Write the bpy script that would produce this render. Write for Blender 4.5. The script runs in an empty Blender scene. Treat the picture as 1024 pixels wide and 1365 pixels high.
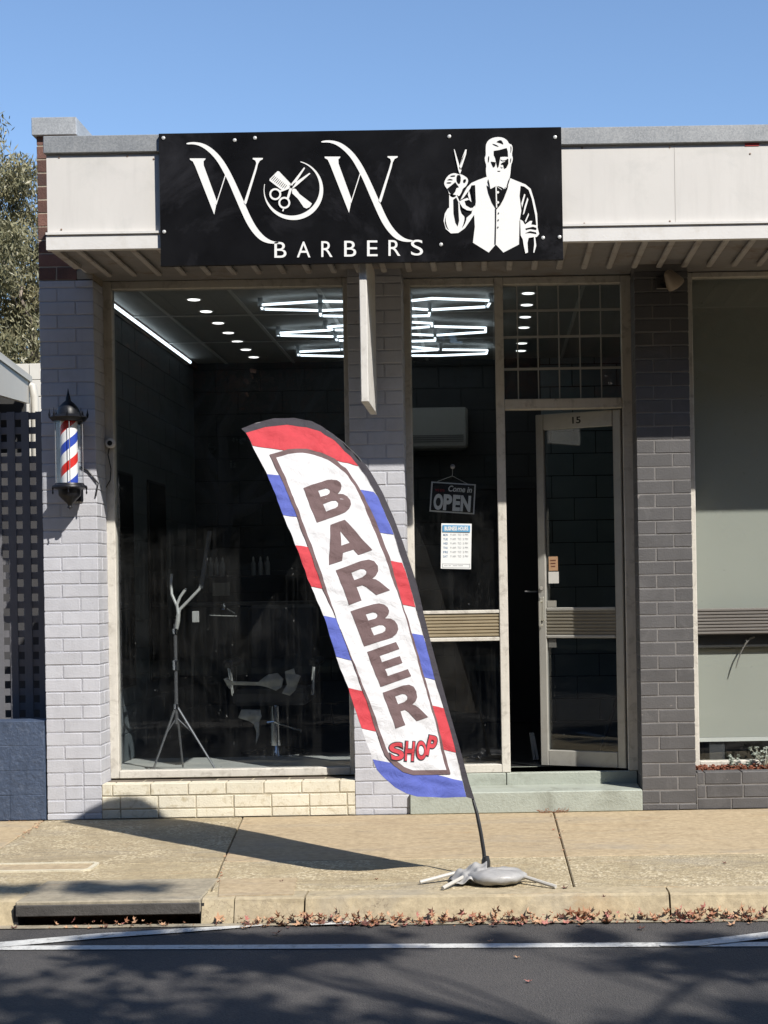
import bpy, bmesh, math, random
import numpy as np
from mathutils import Vector, Matrix
random.seed(7)
rng = np.random.default_rng(7)
PI = math.pi
S = bpy.context.scene
C = S.collection

# ------------------------------------------------------------------ camera, sky, sun, exposure
F = 1995.0; D = 9.5; H = 1.445; TH = 0.0165          # focal length in photo pixels, distance to the facade, eye height, roll
cam_d = bpy.data.cameras.new('camera'); cam = bpy.data.objects.new('camera', cam_d); C.objects.link(cam)
cam_d.sensor_fit = 'VERTICAL'; cam_d.sensor_height = 36.0; cam_d.sensor_width = 27.0
cam_d.lens = F / 1365.0 * 36.0
cam_d.shift_x = -143 / 1365.0; cam_d.shift_y = 97.5 / 1365.0
cam_d.clip_start = 0.05; cam_d.clip_end = 2000
cam.matrix_world = Matrix.Translation((0, -D, H)) @ Matrix.Rotation(math.radians(90), 4, 'X') @ Matrix.Rotation(-TH, 4, 'Z')
S.camera = cam

SUN = Vector((0.848, -1.0, 1.308)).normalized()       # towards the sun
el = math.asin(SUN.z); az = math.atan2(SUN.x, SUN.y)
w = bpy.data.worlds.new('World'); S.world = w; w.use_nodes = True
nt = w.node_tree; nt.nodes.clear()
wo = nt.nodes.new('ShaderNodeOutputWorld'); bg = nt.nodes.new('ShaderNodeBackground')
sk = nt.nodes.new('ShaderNodeTexSky'); sk.sky_type = 'NISHITA'; sk.sun_disc = False
sk.sun_elevation = el; sk.sun_rotation = az; sk.air_density = 1.0; sk.dust_density = 0.15; sk.ozone_density = 4.0; sk.altitude = 300
bg.inputs['Strength'].default_value = 0.118
nt.links.new(sk.outputs[0], bg.inputs[0]); nt.links.new(bg.outputs[0], wo.inputs[0])
sd = bpy.data.lights.new('sun', 'SUN'); sd.energy = 5.0; sd.angle = math.radians(0.53); sd.color = (1.0, 0.95, 0.87)
so = bpy.data.objects.new('sun', sd); C.objects.link(so); so.rotation_euler = SUN.to_track_quat('Z', 'Y').to_euler()
so.location = (6, -8, 12)
S.view_settings.view_transform = 'Standard'; S.view_settings.look = 'None'
S.view_settings.exposure = 0.6; S.view_settings.gamma = 1; S.view_settings.use_curve_mapping = False
S.cycles.max_bounces = 8; S.cycles.transparent_max_bounces = 24; S.cycles.caustics_reflective = False

# ------------------------------------------------------------------ geometry helpers
cT, sT = math.cos(TH), math.sin(TH)
def ray(px, py):
    u = px - 655; v = 780 - py
    return (u * cT + v * sT) / F, (-u * sT + v * cT) / F
def at(px, py, Y):
    rx, rz = ray(px, py); d = D + Y
    return Vector((rx * d, Y, H + rz * d))
def on_ground(px, py, z=0.0):
    rx, rz = ray(px, py); d = (z - H) / rz
    return Vector((rx * d, d - D, z))

def mesh_obj(name, verts, faces, mat=None, parent=None, smooth=False):
    me = bpy.data.meshes.new(name); me.from_pydata([tuple(v) for v in verts], [], faces); me.update()
    if smooth: me.shade_smooth()
    o = bpy.data.objects.new(name, me); C.objects.link(o)
    if mat: me.materials.append(mat)
    if parent: o.parent = parent
    return o
class MB:
    """collects primitives, builds ONE mesh object"""
    def __init__(s): s.v = []; s.f = []
    def add(s, vs, fs):
        n = len(s.v); s.v += [tuple(v) for v in vs]; s.f += [tuple(i + n for i in f) for f in fs]; return s
    def box(s, x0, x1, y0, y1, z0, z1, M=None):
        vs = [Vector((x, y, z)) for z in (z0, z1) for y in (y0, y1) for x in (x0, x1)]
        if M: vs = [M @ v for v in vs]
        return s.add(vs, [(0,2,3,1),(4,5,7,6),(0,1,5,4),(1,3,7,5),(3,2,6,7),(2,0,4,6)])
    def bbox(s, x0, x1, y0, y1, z0, z1, b=0.004, M=None):
        """box with chamfered edges"""
        b = min(b, (x1-x0)*.3, (y1-y0)*.3, (z1-z0)*.3)
        bm = bmesh.new(); bmesh.ops.create_cube(bm, size=1)
        for v in bm.verts: v.co = Vector(((x0+x1)/2+v.co.x*(x1-x0), (y0+y1)/2+v.co.y*(y1-y0), (z0+z1)/2+v.co.z*(z1-z0)))
        bmesh.ops.bevel(bm, geom=bm.edges[:], offset=b, segments=1, affect='EDGES')
        return s.bm(bm, M)
    def bm(s, bm, M=None):
        bm.verts.index_update()
        vs = [(M @ v.co if M else v.co.copy()) for v in bm.verts]; fs = [[v.index for v in f.verts] for f in bm.faces]
        bm.free(); return s.add(vs, fs)
    def tube(s, pts, r, n=8, caps=True):
        pts = [Vector(p) for p in pts]; rs = r if isinstance(r, (list, tuple)) else [r] * len(pts)
        base = len(s.v); up = None
        for i, p in enumerate(pts):
            t = (pts[min(i+1, len(pts)-1)] - pts[max(i-1, 0)])
            if t.length < 1e-9: t = Vector((0,0,1))
            t.normalize()
            if up is None: up = t.orthogonal().normalized()
            else:
                up = (up - t * up.dot(t)); up = up.normalized() if up.length > 1e-6 else t.orthogonal().normalized()
            b = t.cross(up)
            for k in range(n):
                a = 2*PI*k/n; s.v.append(tuple(p + (up*math.cos(a) + b*math.sin(a)) * rs[i]))
        for i in range(len(pts)-1):
            for k in range(n):
                a = base+i*n+k; b2 = base+i*n+(k+1) % n
                s.f.append((a, b2, b2+n, a+n))
        if caps:
            s.f.append(tuple(base+k for k in range(n))[::-1]); s.f.append(tuple(base+(len(pts)-1)*n+k for k in range(n)))
        return s
    def lathe(s, prof, cx, cy, n=24, M=None):
        base = len(s.v)
        for r, z in prof:
            for k in range(n):
                a = 2*PI*k/n; p = Vector((cx + r*math.cos(a), cy + r*math.sin(a), z)); s.v.append(tuple(M @ p if M else p))
        for i in range(len(prof)-1):
            for k in range(n):
                a = base+i*n+k; b = base+i*n+(k+1) % n; s.f.append((a, b, b+n, a+n))
        s.f.append(tuple(base+k for k in range(n))[::-1]); s.f.append(tuple(base+(len(prof)-1)*n+k for k in range(n)))
        return s
    def prism(s, poly, y0, y1):
        """polygon of (x,z) pairs pushed from y0 to y1"""
        n = len(poly); b = len(s.v)
        s.v += [(x, y0, z) for x, z in poly] + [(x, y1, z) for x, z in poly]
        s.f.append(tuple(b+i for i in range(n))); s.f.append(tuple(b+n+i for i in range(n))[::-1])
        for i in range(n): j = (i+1) % n; s.f.append((b+i, b+n+i, b+n+j, b+j))
        return s
    def build(s, name, mat=None, parent=None, smooth=False, kind=None):
        o = mesh_obj(name, s.v, s.f, mat, parent, smooth)
        bm = bmesh.new(); bm.from_mesh(o.data); bmesh.ops.recalc_face_normals(bm, faces=bm.faces[:]); bm.to_mesh(o.data); bm.free()
        if smooth:
            try: o.data.set_sharp_from_angle(angle=math.radians(38))
            except Exception: pass
        if kind: o['kind'] = kind
        return o
def thing(name, label, cat, loc=(0, 0, 0), group=None):
    o = bpy.data.objects.new(name, None); C.objects.link(o); o.location = loc
    o.empty_display_size = .1; o['label'] = label; o['category'] = cat
    if group: o['group'] = group
    bpy.context.view_layer.update() if False else None
    return o
def tag(o, label, cat, group=None, kind=None):
    o['label'] = label; o['category'] = cat
    if group: o['group'] = group
    if kind: o['kind'] = kind
    return o
def rehome(t, loc):
    """move a thing's Empty to its base, keeping the parts where they stand"""
    loc = Vector(loc); t.location = loc
    for c in t.children: c.location = c.location - loc

def fill2d(loops):
    """triangulated flat mesh (2D verts, faces) of closed loops, inner loops are holes"""
    cu = bpy.data.curves.new('tmp', 'CURVE'); cu.dimensions = '2D'; cu.fill_mode = 'BOTH'
    for lp in loops:
        sp = cu.splines.new('POLY'); sp.points.add(len(lp)-1)
        for i, p in enumerate(lp): sp.points[i].co = (p[0], p[1], 0, 1)
        sp.use_cyclic_u = True
    o = bpy.data.objects.new('tmp', cu); C.objects.link(o)
    dg = bpy.context.evaluated_depsgraph_get(); me = bpy.data.meshes.new_from_object(o.evaluated_get(dg))
    vs = [(v.co.x, v.co.y) for v in me.vertices]; fs = [tuple(p.vertices) for p in me.polygons]
    bpy.data.objects.remove(o); bpy.data.curves.remove(cu); bpy.data.meshes.remove(me)
    return vs, fs
def text2d(txt, box=None, bold=0.0, shear=0.0, spacing=1.0):
    """text as flat triangles, fitted to box=(x0,y_top,x1,y_bottom) in y-down coordinates"""
    cu = bpy.data.curves.new('tmp', 'FONT'); cu.body = txt; cu.offset = bold; cu.shear = shear; cu.space_character = spacing
    cu.resolution_u = 6; cu.fill_mode = 'BOTH'
    o = bpy.data.objects.new('tmp', cu); C.objects.link(o)
    dg = bpy.context.evaluated_depsgraph_get(); me = bpy.data.meshes.new_from_object(o.evaluated_get(dg))
    vs = [(v.co.x, -v.co.y) for v in me.vertices]; fs = [tuple(p.vertices) for p in me.polygons]
    bpy.data.objects.remove(o); bpy.data.curves.remove(cu); bpy.data.meshes.remove(me)
    if box:
        xs = [v[0] for v in vs]; ys = [v[1] for v in vs]
        ax, bx, ay, by = min(xs), max(xs), min(ys), max(ys)
        vs = [(box[0] + (x-ax)/(bx-ax)*(box[2]-box[0]), box[1] + (y-ay)/(by-ay)*(box[3]-box[1])) for x, y in vs]
    return vs, fs

# ------------------------------------------------------------------ materials
def newmat(name):
    m = bpy.data.materials.new(name); m.use_nodes = True; t = m.node_tree
    return m, t, t.nodes['Principled BSDF']
def N(t, kind, **kw):
    n = t.nodes.new(kind)
    for k, v in kw.items():
        if k in n.inputs: n.inputs[k].default_value = v
        else: setattr(n, k, v)
    return n
def noise(t, pos, scale, detail=5, rough=.55, dist=0, stretch=None):
    n = N(t, 'ShaderNodeTexNoise'); n.inputs['Scale'].default_value = scale; n.inputs['Detail'].default_value = detail
    n.inputs['Roughness'].default_value = rough; n.inputs['Distortion'].default_value = dist
    if stretch:
        mp = N(t, 'ShaderNodeMapping'); mp.inputs['Scale'].default_value = stretch; t.links.new(pos, mp.inputs[0]); pos = mp.outputs[0]
    t.links.new(pos, n.inputs['Vector']); return n.outputs['Fac']
def ramp(t, fac, stops):
    r = t.nodes.new('ShaderNodeValToRGB'); e = r.color_ramp.elements
    while len(e) > 1: e.remove(e[0])
    e[0].position = stops[0][0]; e[0].color = tuple(stops[0][1]) + (1,)
    for p, c in stops[1:]:
        x = e.new(p); x.color = tuple(c) + (1,)
    t.links.new(fac, r.inputs[0]); return r.outputs[0]
def mix(t, fac, a, b, mode='MIX'):
    m = t.nodes.new('ShaderNodeMix'); m.data_type = 'RGBA'; m.blend_type = mode
    for s, v in ((0, fac), (6, a), (7, b)):
        if isinstance(v, (int, float)): m.inputs[s].default_value = v
        elif isinstance(v, tuple): m.inputs[s].default_value = v + (1,)
        else: t.links.new(v, m.inputs[s])
    return m.outputs[2]
def pos(t): return t.nodes.new('ShaderNodeNewGeometry').outputs['Position']
def mat(name, col, rough=.6, var=.12, scale=6, bump=.0, bscale=80, metal=0, spec=.5, stain=None, stain_amt=.5, stain_scale=3, per=0., stretch=None, hvar=None, streak=0, chips=None):
    """painted / mineral surface: broad tone variation, fine grain, optional stains, optional per-object tone"""
    m, t, b = newmat(name); P = pos(t)
    c = tuple(x*KA for x in col); stain = tuple(x*KA for x in stain) if stain else None
    n1 = noise(t, P, scale, 6, .6, .3, stretch)
    lo = tuple(max(0, x*(1-var)) for x in c); hi = tuple(min(1, x*(1+var)) for x in c)
    if hvar: hi = tuple(hvar)
    out = ramp(t, n1, [(.3, lo), (.7, hi)])
    if per:
        oi = t.nodes.new('ShaderNodeObjectInfo')
        g = ramp(t, oi.outputs['Random'], [(0, (1-per,)*3), (1, (1+per*.6,)*3)])
        out = mix(t, 1.0, out, g, 'MULTIPLY')
    if streak:
        n3 = noise(t, P, 9, 5, .6, 0, (3, 3, .25)); r3 = ramp(t, n3, [(.5, (0,0,0)), (.75, (1,1,1))])
        mm = N(t, 'ShaderNodeMath', operation='MULTIPLY'); t.links.new(r3, mm.inputs[0]); mm.inputs[1].default_value = streak
        out = mix(t, mm.outputs[0], out, tuple(x*.45 for x in c))
    if stain:
        n2 = noise(t, P, stain_scale, 8, .68, .6); r2 = ramp(t, n2, [(.52, (0,0,0)), (.68, (1,1,1))])
        mm = N(t, 'ShaderNodeMath', operation='MULTIPLY'); t.links.new(r2, mm.inputs[0]); mm.inputs[1].default_value = stain_amt
        out = mix(t, mm.outputs[0], out, tuple(stain))
    if chips:
        n4 = noise(t, P, 26, 4, .6, .5); r4 = ramp(t, n4, [(.70, (0,0,0)), (.73, (1,1,1))]); out = mix(t, r4, out, tuple(x*KA for x in chips))
    t.links.new(out, b.inputs['Base Color'])
    rr = N(t, 'ShaderNodeMapRange'); t.links.new(n1, rr.inputs[0]); rr.inputs[3].default_value = max(.02, rough-.1); rr.inputs[4].default_value = min(1, rough+.1)
    t.links.new(rr.outputs[0], b.inputs['Roughness'])
    b.inputs['Metallic'].default_value = metal; b.inputs['Specular IOR Level'].default_value = spec
    if bump:
        nb = noise(t, P, bscale, 6, .65); bp = N(t, 'ShaderNodeBump'); bp.inputs['Strength'].default_value = bump; bp.inputs['Distance'].default_value = .01
        t.links.new(nb, bp.inputs['Height']); t.links.new(bp.outputs[0], b.inputs['Normal'])
    return m
def flat(name, col, rough=.5, metal=0, spec=.5):
    col = tuple(x*KA for x in col)
    m, t, b = newmat(name); b.inputs['Base Color'].default_value = tuple(col)+(1,); b.inputs['Roughness'].default_value = rough
    b.inputs['Metallic'].default_value = metal; b.inputs['Specular IOR Level'].default_value = spec
    return m
def emit(name, col, k):
    m, t, b = newmat(name); b.inputs['Base Color'].default_value = (.8, .8, .8, 1); b.inputs['Emission Color'].default_value = tuple(col)+(1,); b.inputs['Emission Strength'].default_value = k
    return m
def glass(name, tint=(.6, .63, .63), dirt=.05, streaks=True, refl=1.0):
    """window glass: a dark see-through pane with mirror reflections by angle, dust and dried drips"""
    m, t, b = newmat(name); t.nodes.remove(b); out = t.nodes['Material Output']
    tr = N(t, 'ShaderNodeBsdfTransparent'); tr.inputs[0].default_value = tint+(1,)
    gl = N(t, 'ShaderNodeBsdfGlossy'); gl.inputs['Roughness'].default_value = .004; gl.inputs[0].default_value = (refl, refl, refl, 1)
    fr = N(t, 'ShaderNodeFresnel'); ge = t.nodes.new('ShaderNodeNewGeometry'); io = N(t, 'ShaderNodeMapRange'); io.inputs[3].default_value = 1.48; io.inputs[4].default_value = 1/1.48
    t.links.new(ge.outputs['Backfacing'], io.inputs[0]); t.links.new(io.outputs[0], fr.inputs[0])
    mx = N(t, 'ShaderNodeMixShader'); t.links.new(fr.outputs[0], mx.inputs[0]); t.links.new(tr.outputs[0], mx.inputs[1]); t.links.new(gl.outputs[0], mx.inputs[2])
    P = pos(t)
    nb = noise(t, P, 1.1, 2, .5); bp = N(t, 'ShaderNodeBump'); bp.inputs['Strength'].default_value = .12; bp.inputs['Distance'].default_value = .02
    t.links.new(nb, bp.inputs['Height']); t.links.new(bp.outputs[0], gl.inputs['Normal'])
    df = N(t, 'ShaderNodeBsdfDiffuse'); df.inputs[0].default_value = (.42, .42, .41, 1)
    n1 = noise(t, P, 45, 3, .5, 0); sp = ramp(t, n1, [(.735, (0,0,0)), (.77, (1,1,1))])
    n2 = noise(t, P, 4, 6, .7, .4, (9, 1, .35)); st = ramp(t, n2, [(.5, (0,0,0)), (.8, (1,1,1))])
    n3 = noise(t, P, 2.2, 6, .7, 1.0); cl = ramp(t, n3, [(.42, (0,0,0)), (.75, (1,1,1))])
    def mul(a, k):
        q = N(t, 'ShaderNodeMath', operation='MULTIPLY'); t.links.new(a, q.inputs[0]); q.inputs[1].default_value = k; return q.outputs[0]
    def add(a, b2):
        q = N(t, 'ShaderNodeMath', operation='ADD'); q.use_clamp = True; t.links.new(a, q.inputs[0]); t.links.new(b2, q.inputs[1]); return q.outputs[0]
    fac = add(mul(sp, .35), add(mul(st, dirt*.45 if streaks else 0), mul(cl, dirt*.5)))
    m2 = N(t, 'ShaderNodeMixShader'); t.links.new(fac, m2.inputs[0]); t.links.new(mx.outputs[0], m2.inputs[1]); t.links.new(df.outputs[0], m2.inputs[2])
    t.links.new(m2.outputs[0], out.inputs[0]); return m

KA = .84          # all paints a little darker, the exposure a little longer
M = {}
M['lavender'] = mat('lavender_paint', (.505, .51, .55), .6, .06, 5, .3, 90, per=.05, stain=(.38, .38, .41), stain_amt=.4, stain_scale=7, streak=.12, chips=(.36, .34, .34))
M['lavmortar'] = mat('lavender_mortar', (.44, .445, .49), .75, .08, 9, .7, 150)
M['cream'] = mat('cream_paint', (.72, .67, .54), .6, .07, 6, .35, 90, per=.05, stain=(.42, .34, .2), stain_amt=.6, stain_scale=22)
M['creammortar'] = mat('cream_mortar', (.42, .37, .27), .8, .2, 12, .6, 140)
M['greybrick'] = mat('grey_paint', (.092, .089, .091), .6, .09, 5, .3, 90, per=.12, stain=(.17, .165, .165), stain_amt=.3, stain_scale=6, streak=.15, chips=(.22, .20, .19))
M['greymortar'] = mat('grey_mortar', (.20, .19, .185), .75, .12, 12, .6, 150)
M['rawbrick'] = mat('raw_brick', (.17, .085, .065), .85, .3, 9, .6, 90, per=.55, stain=(.05, .04, .045), stain_amt=.6, stain_scale=5)
M['rawmortar'] = mat('raw_mortar', (.42, .36, .28), .9, .15, 14, .6, 120)
M['ledge'] = mat('ledge_brick', (.16, .13, .10), .85, .25, 12, .6, 120, per=.2)
M['blue'] = mat('blue_wall_paint', (.052, .076, .13), .5, .18, 5, 1.0, 30, stain=(.15, .18, .24), stain_amt=.3, stain_scale=18, streak=.2)
M['frame'] = mat('window_frame_paint', (.62, .59, .53), .5, .06, 7, .3, 90, stain=(.2, .17, .14), stain_amt=.5, stain_scale=13, streak=.25)
M['doorframe'] = mat('door_aluminium', (.50, .49, .45), .38, .05, 6, .1, 90, metal=.35, stain=(.3, .27, .23), stain_amt=.3, stain_scale=12)
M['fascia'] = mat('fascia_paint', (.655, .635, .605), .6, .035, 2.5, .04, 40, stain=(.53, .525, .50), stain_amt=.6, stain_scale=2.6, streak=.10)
M['fasciatrim'] = mat('fascia_trim_paint', (.70, .685, .665), .55, .03, 4, .1, 60, stain=(.5, .46, .4), stain_amt=.3, stain_scale=6)
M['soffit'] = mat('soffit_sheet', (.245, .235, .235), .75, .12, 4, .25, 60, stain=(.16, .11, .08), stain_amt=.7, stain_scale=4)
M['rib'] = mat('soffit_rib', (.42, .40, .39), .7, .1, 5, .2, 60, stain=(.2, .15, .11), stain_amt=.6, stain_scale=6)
M['board'] = mat('blade_board', (.66, .64, .60), .6, .06, 7, .15, 60, stain=(.35, .32, .28), stain_amt=.5, stain_scale=11)
M['step'] = mat('sage_step_paint', (.375, .405, .355), .55, .07, 5, .4, 60, stain=(.21, .22, .18), stain_amt=.6, stain_scale=4.5)
M['ribpanel'] = mat('ribbed_aluminium', (.46, .385, .26), .4, .05, 6, .05, 50, metal=.4)
M['ribpaneldark'] = mat('ribbed_bronze', (.30, .275, .22), .42, .05, 6, .05, 50, metal=.4)
M['ribpanelgrey'] = mat('ribbed_grey', (.22, .205, .19), .45, .05, 6, .05, 50, metal=.3)
M['signblack'] = mat('sign_black', (.006, .006, .007), .3, .3, 3, .03, 30, spec=.3, stain=(.045, .045, .052), stain_amt=.5, stain_scale=1.6)
M['signwhite'] = flat('sign_white', (.88, .88, .86), .45)
M['screw'] = flat('screw_steel', (.7, .7, .68), .35, .3)
M['black'] = flat('black_gloss', (.008, .009, .013), .42, 0, .3)
M['blackmatt'] = mat('black_matt', (.02, .02, .022), .7, .2)
M['chrome'] = flat('chrome', (.75, .75, .75), .12, 1)
M['darkmetal'] = flat('dark_metal', (.1, .1, .105), .3, .9)
M['blind'] = mat('roller_blind', (.36, .375, .34), .8, .03, 1.5, .1, 200)
M['glass'] = glass('window_glass', (.88, .90, .91), .03)
M['glasslouvre'] = glass('louvre_glass', (.80, .84, .85), .14)
M['glassclean'] = glass('door_glass', (.80, .83, .84), .012)
M['glassright'] = glass('right_window_glass', (.97, .98, .975), .008, False)
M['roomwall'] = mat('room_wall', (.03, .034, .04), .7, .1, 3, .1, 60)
M['blockteal'] = mat('teal_block', (.20, .25, .27), .6, .1, 5, .3, 60, per=.06)  # brighter copy of the back wall blocks, light put into the colour
M['block'] = mat('painted_block', (.03, .036, .04), .6, .1, 5, .3, 60, per=.06)  # darker copy of the same blocks, the dim room put into the colour
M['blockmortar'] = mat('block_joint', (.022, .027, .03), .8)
M['ceil'] = mat('ceiling_tile_white', (.42, .43, .42), .8, .05, 4, .1, 90)
M['grid'] = flat('ceiling_grid', (.75, .75, .73), .5)
M['roomfloor'] = mat('room_floor', (.02, .02, .022), .35, .2, 5)  # near black: the unlit depth of the floor put into its colour
M['ledgefloor'] = mat('display_floor', (.50, .50, .47), .5, .12, 5, .1, 50)  # pale copy of the floor where sun falls, light put into the colour
M['led'] = emit('led_tube', (.84, .94, 1.0), 1.7)
M['down'] = emit('downlight_disc', (1, .97, .92), 1.8)
M['trunk'] = mat('bark', (.16, .13, .11), .9, .3, 5, .8, 30, stretch=(1, 1, .2))

def zinc(name, k=.95):
    m, t, b = newmat(name); P = pos(t)
    v = N(t, 'ShaderNodeTexVoronoi'); v.inputs['Scale'].default_value = 130; t.links.new(P, v.inputs['Vector'])
    n1 = noise(t, P, 3, 5)
    n2 = noise(t, P, 14, 7, .75, .3, (1, 1, .4))
    c = mix(t, .5, ramp(t, v.outputs['Color'], [(0, (.22*k, .24*k, .26*k)), (1, (.58*k, .60*k, .61*k))]), ramp(t, n1, [(.3, (.28*k, .30*k, .32*k)), (.7, (.48*k, .49*k, .50*k))]))
    c = mix(t, ramp(t, n2, [(.55, (0,0,0)), (.75, (.7,.7,.7))]), c, (.60*k, .60*k, .59*k))
    t.links.new(c, b.inputs['Base Color']); b.inputs['Metallic'].default_value = .35; b.inputs['Roughness'].default_value = .5
    return m
M['zinc'] = zinc('galvanised_steel')

def asphalt():
    m, t, b = newmat('asphalt'); P = pos(t)
    n1 = noise(t, P, 150, 4, .8); n2 = noise(t, P, .9, 6, .6, .5); v = N(t, 'ShaderNodeTexVoronoi'); v.inputs['Scale'].default_value = 150; t.links.new(P, v.inputs['Vector'])
    c = ramp(t, n1, [(.3, (.028, .028, .031)), (.62, (.062, .060, .060)), (.78, (.15, .145, .135))])
    c = mix(t, .55, c, ramp(t, v.outputs['Color'], [(0, (.03, .03, .033)), (1, (.085, .082, .08))]))
    c = mix(t, 1.0, c, ramp(t, n2, [(.3, (.80, .78, .76)), (.7, (1.22, 1.17, 1.12))]), 'MULTIPLY')
    n4 = noise(t, P, 3.5, 8, .75, .3, (.6, 4, 1)); c = mix(t, ramp(t, n4, [(.6, (0,0,0)), (.85, (.5,.5,.5))]), c, (.11, .10, .09))
    t.links.new(c, b.inputs['Base Color']); b.inputs['Roughness'].default_value = .82
    bp = N(t, 'ShaderNodeBump'); bp.inputs['Strength'].default_value = .8; bp.inputs['Distance'].default_value = .006; t.links.new(v.outputs['Distance'], bp.inputs['Height'])
    t.links.new(bp.outputs[0], b.inputs['Normal']); return m
M['asphalt'] = asphalt()
def concrete(name, a, bcol, agg=0.0, dirt=(.2, .16, .11), damt=.5):
    a = tuple(x*KA for x in a); bcol = tuple(x*KA for x in bcol); dirt = tuple(x*KA for x in dirt)
    m, t, b = newmat(name); P = pos(t)
    n1 = noise(t, P, 2.2, 8, .7, .4); n2 = noise(t, P, 24, 6, .7); n3 = noise(t, P, 7, 8, .72, .8, (.6, 1.6, 1))
    c = ramp(t, n1, [(.3, a), (.7, bcol)])
    c = mix(t, .6, c, ramp(t, n2, [(.3, tuple(x*.62 for x in a)), (.7, tuple(min(1, x*1.25) for x in bcol))]))
    r = ramp(t, n3, [(.5, (0,0,0)), (.7, (damt,)*3)]); c = mix(t, r, c, dirt)
    n6 = noise(t, P, 1.1, 7, .7, 1.2, (.7, 2.2, 1)); c = mix(t, ramp(t, n6, [(.52, (0,0,0)), (.72, (.55,.55,.55))]), c, (.30*KA, .28*KA, .245*KA))
    n7 = noise(t, P, 3.1, 6, .65, .8, (.5, 2.5, 1)); c = mix(t, ramp(t, n7, [(.60, (0,0,0)), (.78, (.5,.5,.5))]), c, (.46*KA, .27*KA, .11*KA))
    n8 = noise(t, P, 70, 3, .6); c = mix(t, ramp(t, n8, [(.70, (0,0,0)), (.74, (.6,.6,.6))]), c, (.12*KA, .09*KA, .06*KA))
    cv = N(t, 'ShaderNodeTexVoronoi'); cv.feature = 'DISTANCE_TO_EDGE'; cv.inputs['Scale'].default_value = .8
    wp = noise(t, P, 3, 5, .7); vm = N(t, 'ShaderNodeVectorMath', operation='ADD'); t.links.new(P, vm.inputs[0]); t.links.new(wp, vm.inputs[1]); t.links.new(vm.outputs[0], cv.inputs['Vector'])
    cm_ = ramp(t, n6, [(.45, (0,0,0)), (.6, (1,1,1))]); ck = mix(t, 1.0, ramp(t, cv.outputs['Distance'], [(0, (.7,.7,.7)), (.006, (0,0,0))]), cm_, 'MULTIPLY'); c = mix(t, ck, c, (.16*KA, .12*KA, .08*KA))
    oi = t.nodes.new('ShaderNodeObjectInfo'); c = mix(t, 1.0, c, ramp(t, oi.outputs['Random'], [(0, (.93, .92, .91)), (1, (1.04, 1.03, 1.0))]), 'MULTIPLY')
    h = n2
    if agg:
        v = N(t, 'ShaderNodeTexVoronoi'); v.inputs['Scale'].default_value = 85; t.links.new(P, v.inputs['Vector'])
        sc = N(t, 'ShaderNodeSeparateColor'); t.links.new(v.outputs['Color'], sc.inputs[0])
        n5 = noise(t, P, 2.6, 4, .6, .6); ar = ramp(t, n5, [(.38, (0,0,0)), (.6, (1,1,1))])
        st = ramp(t, sc.outputs[0], [(.55, (0,0,0)), (.8, (agg,)*3)]); msk = mix(t, 1.0, st, ar, 'MULTIPLY')
        c = mix(t, msk, c, ramp(t, sc.outputs[1], [(0, (.60, .50, .33)), (1, (.80, .72, .54))]))
        h = v.outputs['Distance']
    t.links.new(c, b.inputs['Base Color']); b.inputs['Roughness'].default_value = .85
    bp = N(t, 'ShaderNodeBump'); bp.inputs['Strength'].default_value = .55; bp.inputs['Distance'].default_value = .006; t.links.new(h, bp.inputs['Height']); t.links.new(bp.outputs[0], b.inputs['Normal'])
    return m
M['slab'] = concrete('smooth_concrete', (.40, .31, .19), (.50, .40, .265), 0, (.24, .17, .10), .5)
M['slabrough'] = concrete('pebbly_concrete', (.32, .26, .165), (.40, .33, .21), .5, (.19, .15, .10), .6)
M['kerb'] = concrete('kerb_concrete', (.40, .33, .215), (.50, .42, .28), 0, (.22, .18, .12), .45)
M['lintel'] = concrete('lintel_concrete', (.30, .265, .20), (.38, .335, .25), 0, (.12, .10, .08), .5)
M['joint'] = mat('joint_dirt', (.20, .13, .085), .95, .4, 30, .8, 60)
M['line'] = mat('road_line_paint', (.62, .62, .60), .6, .12, 20, .4, 200, stain=(.12, .12, .12), stain_amt=.75, stain_scale=24)
M['lattice'] = mat('lattice_paint', (.135, .135, .15), .6, .1, 6, .2, 60)
M['verge'] = mat('verge_ground', (.10, .085, .05), .95, .3, 2, .5, 30)

# ------------------------------------------------------------------ ground, road, pavement, kerb
def struct(o): o['kind'] = 'structure'; return o
def kerbY(x): return -2.535 - 0.028 * x
RZ = -0.115
# ground sheet
g = struct(MB().add([(-400, -400, -.5), (400, -400, -.5), (400, 400, -.5), (-400, 400, -.5)], [(0,1,2,3)]).build('ground', M['verge']))
# road: one thick sheet from the kerb across to the far kerb
X0, X1 = -60, 60
road = struct(MB().add([(X0, kerbY(X0)-.02, RZ), (X1, kerbY(X1)-.02, RZ), (X1, -17.5, RZ), (X0, -17.5, RZ)], [(0,1,2,3)]).build('road', M['asphalt']))
SN = [0]
def strip(px, name='road_line', wd=.05, z=RZ+.004):
    z += SN[0]*.0022; SN[0] += 1
    p = [on_ground(a, b, z) for a, b in px]; vs = []; fs = []
    ws = wd if isinstance(wd, list) else [wd]*len(p)
    for i, q in enumerate(p):
        t = (p[min(i+1, len(p)-1)] - p[max(0, i-1)]).normalized(); n = Vector((-t.y, t.x, 0)); j = random.uniform(-.002, .002)
        vs += [q + n*(ws[i]/2+j), q - n*(ws[i]/2-j)]
    for i in range(len(p)-1): fs.append((2*i, 2*i+1, 2*i+3, 2*i+2))
    return MB().add(vs, fs).build(name, M['line'], road)
def lerp(a, b, n): return [(a[0]+(b[0]-a[0])*i/n, a[1]+(b[1]-a[1])*i/n) for i in range(n+1)]
strip(lerp((-420, 1265), (300, 1262), 10) + lerp((300, 1262), (1400, 1256.5), 14)[1:], wd=.075)
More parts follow.
